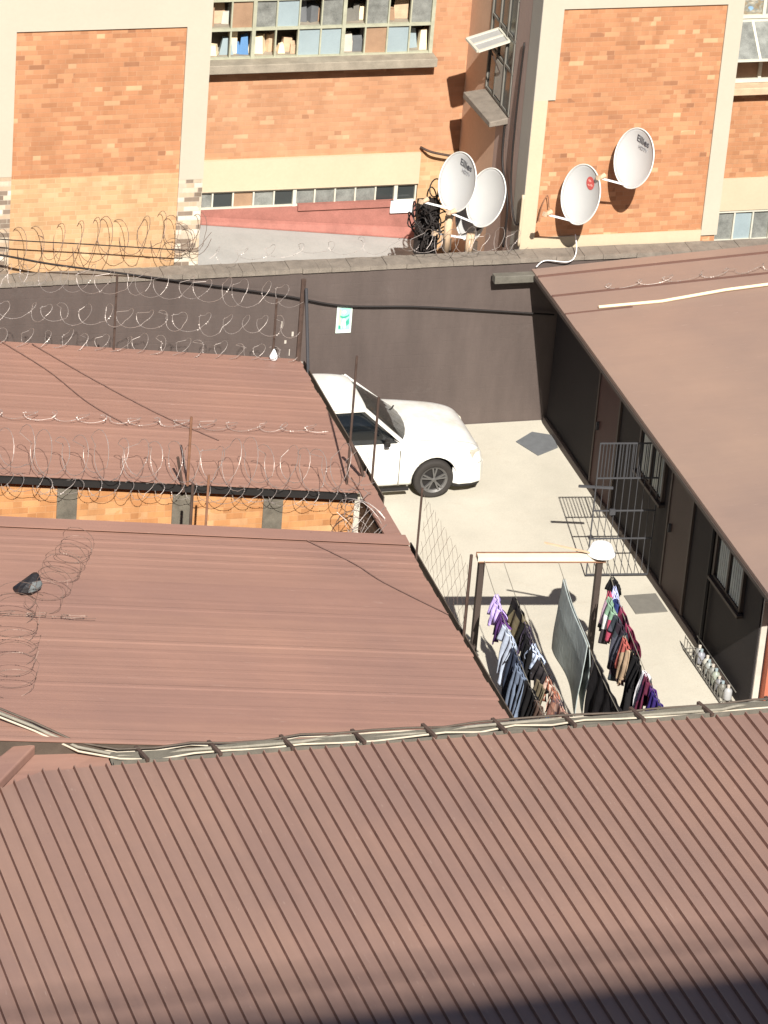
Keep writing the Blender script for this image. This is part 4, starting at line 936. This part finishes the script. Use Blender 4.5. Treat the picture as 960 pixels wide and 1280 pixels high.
hang('dark olive cloth with a yellow corner at the front of the rightmost line', 'cloth', 3, -10.9, -11.4, .7, cm('olive_dark', [(.06, .06, .04), (.04, .04, .035), (.1, .1, .06), (.7, .72, .2)], 'patch'), 'rag', .8)
# ---------------------------------------------------------------- razor wire, posts, cables
def coil(name, path, rad, pitch, label, mat='razor', wr=.0045, barbs=True, squash=1.0, seed=1, group=None, wob=.2, cat='razor wire'):
    rs = random.Random(seed); path = [Vector(p) for p in path]
    Ls = [0]; 
    for a, c in zip(path, path[1:]): Ls.append(Ls[-1]+(c-a).length)
    T = Ls[-1]; turns = int(T/pitch); n = turns*18; pts = []; b = MB(); wr *= .58; jx = 0
    r_ = rad
    for i in range(n+1):
        s_ = T*i/n; k = max(j for j in range(len(Ls)-1) if Ls[j] <= s_+1e-9) if i else 0
        d = (path[k+1]-path[k]).normalized(); p = path[k]+d*(s_-Ls[k])
        u = d.cross(Vector((0, 0, 1))).normalized(); w = Vector((0, 0, 1))
        a = 2*math.pi*i/18
        if i % 9 == 0: r_ = rad*(1+rs.uniform(-wob, wob)); jx = rs.uniform(-.12, .12); sq2 = rs.uniform(.75, 1.15)
        # alternate lean gives the crossing loops of concertina wire
        pts.append(p+u*r_*math.cos(a)*squash+w*r_*math.sin(a)*sq2+d*(jx*math.sin(a*.5)+.10*math.sin(a*1.0+.6)))
    b.tube(pts, wr, n=4, caps=False)
    if barbs:
        for i in range(1, n, 2):
            p = pts[i]; d = (pts[i+1]-pts[i-1]).normalized() if i+1 < len(pts) else Vector((1, 0, 0))
            u = Vector((rs.uniform(-1, 1), rs.uniform(-1, 1), rs.uniform(-1, 1))).cross(d)
            if u.length < .1: continue
            u.normalize(); s2 = .010
            b.quad([p-d*.022-u*s2, p-d*.008, p+d*.022-u*s2*.6, p+d*.022+u*s2, p+d*.008, p-d*.022+u*s2])
    o = b.build(name, mat); return tag(o, label, cat, group)
G1 = 'coils of razor wire'
coil('razor_wire', [(-9.2, .12, 3.08), (-5.35, .12, 3.27)], .27, .23, 'large razor wire coil on the coping in front of the pale brick panel', 'razor_dull', .007, seed=3, group=G1)
coil('razor_wire', [(-5.75, .2, 2.95), (-5.35, .35, 3.2)], .2, .12, 'tangled razor wire bunched against the bare brick pier', 'razor_dull', .006, seed=4, group=G1, wob=.4)
coil('razor_wire', [(-5.3, .15, 2.85), (-2.2, .15, 2.92)], .10, .40, 'thin stretched razor wire in front of the red flashing', 'razor', .003, seed=5, group=G1, wob=.4)
coil('razor_wire', [(-2.15, .1, 2.92), (-.6, .15, 2.85)], .17, .20, 'razor wire tangled around the foot of the two dishes by the brown corner', 'razor', .006, seed=6, group=G1, wob=.4)
za = lambda x, h: zAB(x, 0)+h
for (h, sd2, nm, r0, w0) in ((.98, 11, 'topmost strand of razor wire along the far edge of the far low roof', .18, .0048), (.50, 12, 'middle strand of razor wire along the far edge of the far low roof', .15, .0055), (.10, 13, 'lowest strand of razor wire resting on the far edge of the far low roof', .13, .005)):
    coil('razor_wire', [(-9.6 if h != .98 else -9.4, -2.62, za(-9.5, h)), (-4.72, -2.62, za(-4.72, h))], r0, .27, nm, 'razor', w0, seed=sd2, group=G1, squash=1.0)
coil('razor_wire', [(-10, -6.62, za(-10, .36)), (-4.75, -6.62, za(-4.75, .36))], .27, .24, 'big razor wire coil along the brick end of the far low building', 'razor', .006, seed=21, group=G1)
coil('razor_wire', [(-10, -6.66, za(-10, -.06)), (-4.75, -6.66, za(-4.75, -.06))], .12, .20, 'small razor wire coil lying along the dark eaves board above the brick', 'razor', .005, seed=22, group=G1)
coil('razor_wire', [(-10, -5.0, za(-10, .10)), (-7.3, -5.0, za(-7.3, .10)), (-4.9, -4.95, za(-4.9, .10))], .06, .33, 'faint single strand of razor wire across the middle of the far low roof', 'razor', .004, seed=23, group=G1)
coil('razor_wire', [(-5.0, -6.9, 2.55), (-4.75, -7.1, 2.35), (-5.1, -7.3, 2.5), (-4.8, -7.6, 2.3)], .26, .13, 'dense knot of razor wire in the gap between the two low buildings', 'razor', .008, seed=24, group=G1, wob=.5)
coil('razor_wire', [(-5.0, -6.7, 2.2), (-5.0, -7.7, 2.1)], .3, .14, 'dark rusty razor wire deep in the gap between the two low buildings', 'razor_dull', .009, seed=28, group=G1, wob=.5)
coil('razor_wire', [(-8.95, -8.6, za(-9, .22)), (-9.75, -10.2, za(-9.75, .22))], .22, .22, 'razor wire coil on the near low roof beside the black bag', 'razor_dull', .0045, seed=25, group=G1)
coil('razor_wire', [(-10.05, -10.1, za(-10, .22)), (-10.5, -12.3, za(-10.5, .22))], .24, .24, 'razor wire coil at the left edge of the near low roof below the black bag', 'razor_dull', .0045, seed=26, group=G1)
coil('razor_wire', [(-10.5, -10.3, za(-10.5, .08)), (-9.2, -10.35, za(-9.2, .08))], .02, .2, 'short straight strand of razor wire crossing between the two roof coils', 'razor_dull', .005, seed=27, group=G1)
coil('razor_wire', [(.3, -1.0, zR(.3, 0)+.06), (3.4, -.95, zR(3.4, 0)+.1)], .05, .42, 'faint strand of razor wire lying on the tan roof above the batten', 'razor', .004, seed=31, group=G1)
# posts
def post(x, y, z0, z1, label, mat='rust_dark', r=.016, lean=(0, 0), n=6, arm=None):
    b = MB().tube([(x, y, z0), (x+lean[0], y+lean[1], z1)], r, n=n)
    if arm: b.tube([(x+lean[0], y+lean[1], z1), arm], r*.8, n=n)
    return tag(b.build('fence_post', mat), label, 'post', 'steel posts holding the razor wire')
post(-7.21, -2.62, 2.8, 3.92, 'thin post at the far edge of the far low roof, between the wire strands')
post(-4.98, -2.62, 2.53, 3.45, 'short thin post just left of the far corner of the far low roof')
post(-4.62, -2.62, 2.4, 3.72, 'thick dark post at the far corner of the far low roof', r=.035)
post(-4.50, -2.80, 2.2, 3.62, 'pale leaning post beside the thick dark corner post', 'gate', .022, lean=(-.1, .1))
post(-7.12, -6.55, 2.7, 3.75, 'rusty brown upright on the eaves above the orange brick, topmost one', 'rust', .018)
post(-7.18, -6.6, 2.72, 3.22, 'short crooked dark stub beside the rusty upright', 'rust_dark', .02, lean=(-.1, 0))
post(-7.16, -7.7, 2.72, 3.52, 'rusty upright rising past the brick in front of its eaves', 'rust', .016)
post(-7.33, -7.6, 2.72, 3.36, 'dark upright standing left of the rusty one against the brick', 'rust_dark', .02)
post(-9.75, -6.6, 2.3, 3.5, 'dark upright at the left edge of the picture over the brick', 'rust_dark', .03)
post(-4.60, -6.3, 2.35, 3.75, 'thin dark post crossing the car windscreen and door', 'rust_dark', .017)
post(-4.60, -6.25, 2.35, 3.05, 'short crooked stub beside the tall thin post by the gap', 'rust_dark', .024, lean=(-.28, .1))
post(-4.95, -6.35, 2.55, 4.38, 'tall thin dark post rising in front of the car roof', 'rust_dark', .016)
post(-4.56, -8.25, 2.2, 3.45, 'thin post on the gutter just below the front wheel', 'rust_dark', .015)
post(-4.52, -10.2, 2.35, 3.55, 'thin dark post on the gutter beside the clothes line frame', 'rust_dark', .02)
# diamond mesh between the two alley posts
b = MB(); Ya, Yb = -8.25, -10.2; z0_, z1_ = 2.5, 3.35; s_ = .19
n = int((Ya-Yb)/s_*2)
import itertools
H = z1_-z0_
for k in range(-8, 20):
    for sg_ in (1, -1):
        ya = Ya-k*s_*1.2; pts = []
        for j in range(13):
            zz = H*j/12; yy = ya - sg_*zz*.75 - (H*.75 if sg_ < 0 else 0)
            if Yb <= yy <= Ya: pts.append((-4.52+.006*math.sin(j*2+k), yy, z0_+zz))
        if len(pts) > 1: b.tube(pts, .0022, n=3, caps=False)
tag(b.build('wire_mesh', 'razor_dull'), 'sheer diamond wire mesh stretched between the two posts on the alley gutter', 'wire mesh')
# overhead and wall cables
def cable(pts, r, mat, label, group=None):
    P = [Vector(p) for p in pts]; out = []
    for i in range(len(P)-1):
        p0 = P[max(i-1, 0)]; p1 = P[i]; p2 = P[i+1]; p3 = P[min(i+2, len(P)-1)]
        for j in range(8):
            t = j/8; out.append(.5*((2*p1)+(-p0+p2)*t+(2*p0-5*p1+4*p2-p3)*t*t+(-p0+3*p1-3*p2+p3)*t**3))
    out.append(P[-1]); return tag(MB().tube(out, r, n=5).build('cable', mat, smooth=True), label, 'cable', group)
cable([(-8.9, -.045, 3.22), (-8.25, -.045, 3.10), (-7.55, -.045, 2.93), (-6.5, -.045, 2.73), (-4.3, -.045, 2.30), (-3.25, -.045, 2.06), (-2.0, -.045, 1.97), (-.03, -.04, 1.74)], .016, 'cable_black', 'long black cable slung across the dark brown wall past the green sign', None)
cable([(-8.9, .05, 3.45), (-8.25, .05, 3.30), (-7.0, .05, 3.16), (-5.6, .05, 3.0)], .009, 'cable_black', 'thin dark cable passing through the big razor wire coil')
cable([(-.54, 1.45, 4.2), (-.56, 1.35, 3.6), (-.56, .95, 3.1), (-.56, .95, 2.4)], .02, 'cable_black', 'dark cable dropping down the brown side wall left of the other one')
cable([(-.54, .95, 5.6), (-.56, .95, 4.4), (-.56, .90, 3.5), (-.56, .62, 3.0), (-.545, .4, 3.0)], .016, 'cable_black', 'dark cable down the side wall that bends towards the cream pier')
cable([(-.545, .33, 2.7), (-.545, .33, 3.5)], .025, 'cream_yellow', 'short pale pipe standing at the foot of the cream pier')
cable([(-.40, -.1, 2.55), (-.25, -.05, 2.62), (.1, -.08, 2.60), (.22, -.02, 2.72), (.26, .2, 2.9)], .008, 'white', 'thin white wire trailing over the corner of the tan roof')
cable([(-.3, .3, 3.1), (-.28, .25, 3.35), (-.2, .28, 3.5), (-.15, .3, 3.3)], .008, 'rust', 'thin brown wire loop left of the red-emblem dish')
cable([(-1.14, 3.46, 2.95), (-1.0, 3.3, 2.93), (-.62, 3.3, 2.84)], .02, 'rust_dark', 'dark iron bracket arm behind the lettered dish')
cable([(-8.77, -2.62, 3.04), (-8.29, -3.46, 2.975), (-7.94, -4.38, 2.935), (-7.55, -5.0, 2.89)], .006, 'wire_shadow_brown', 'thin brown strand as wire shadow slanting on the far low roof, nearer the left edge')  # strand laid on the sheets as the shadow line of an overhead wire
cable([(-8.34, -2.66, 2.985), (-7.69, -3.7, 2.905), (-7.03, -4.62, 2.825), (-6.4, -5.3, 2.75)], .006, 'wire_shadow_brown', 'brown strand as wire shadow slanting on the far low roof, ending near the rusty upright')  # second overhead wire shadow, modelled as a strand on the roof
cable([(-6.04, -7.91, 2.71), (-5.49, -8.56, 2.635), (-5.22, -9.05, 2.605), (-4.61, -9.82, 2.53)], .006, 'wire_shadow_brown', 'brown strand as wire shadow slanting on the near low roof towards the alley gutter')  # wire shadow line on the near roof, again a solid strand
# black bag on the near roof
bg_ = MB(); c0 = Vector((-9.82, -9.66, 3.17)); rr = random.Random(5)
tops = []
for i, (h, s_, dx, dy) in enumerate([(0, .105, -.03, -.02), (.03, .13, -.02, -.01), (.08, .12, .01, 0), (.13, .085, .05, .03), (.19, .03, .10, .07)]):
    tops.append([c0+Vector((dx+s_*1.15*math.cos(a)*(1+.25*math.sin(3*a+i)), dy+s_*.9*math.sin(a)*(1+.2*math.cos(2*a)), h)) for a in [2*math.pi*k/12 for k in range(12)]])
for r_ in tops: bg_.v += [tuple(p) for p in r_]
for i in range(4):
    for k in range(12): k2 = (k+1) % 12; bg_.f.append((i*12+k, i*12+k2, (i+1)*12+k2, (i+1)*12+k)); bg_.m.append(1 if k in (9, 10, 11, 0) and i in (1, 2) else 0)
bg_.f.append(tuple(48+k for k in range(12))); bg_.m.append(0)
o = bg_.build('crumpled_bag', ['bag', 'bag_grey'], smooth=False); tag(o, 'black crumpled bag lying on the near low roof beside the wire coil', 'bag')
# small pale lump by the roof corner
lump = MB(); lathe(lump, (-4.98, -2.66, 2.56), [(.001, -.02), (.05, 0), (.06, .05), (.035, .10), (.012, .15), (.001, .16)], 10)
tag(lump.build('insulator', 'white', smooth=True), 'small white insulator at the far edge of the far low roof', 'insulator')
for o in bpy.data.objects:
    if '_o' in o: del o['_o']
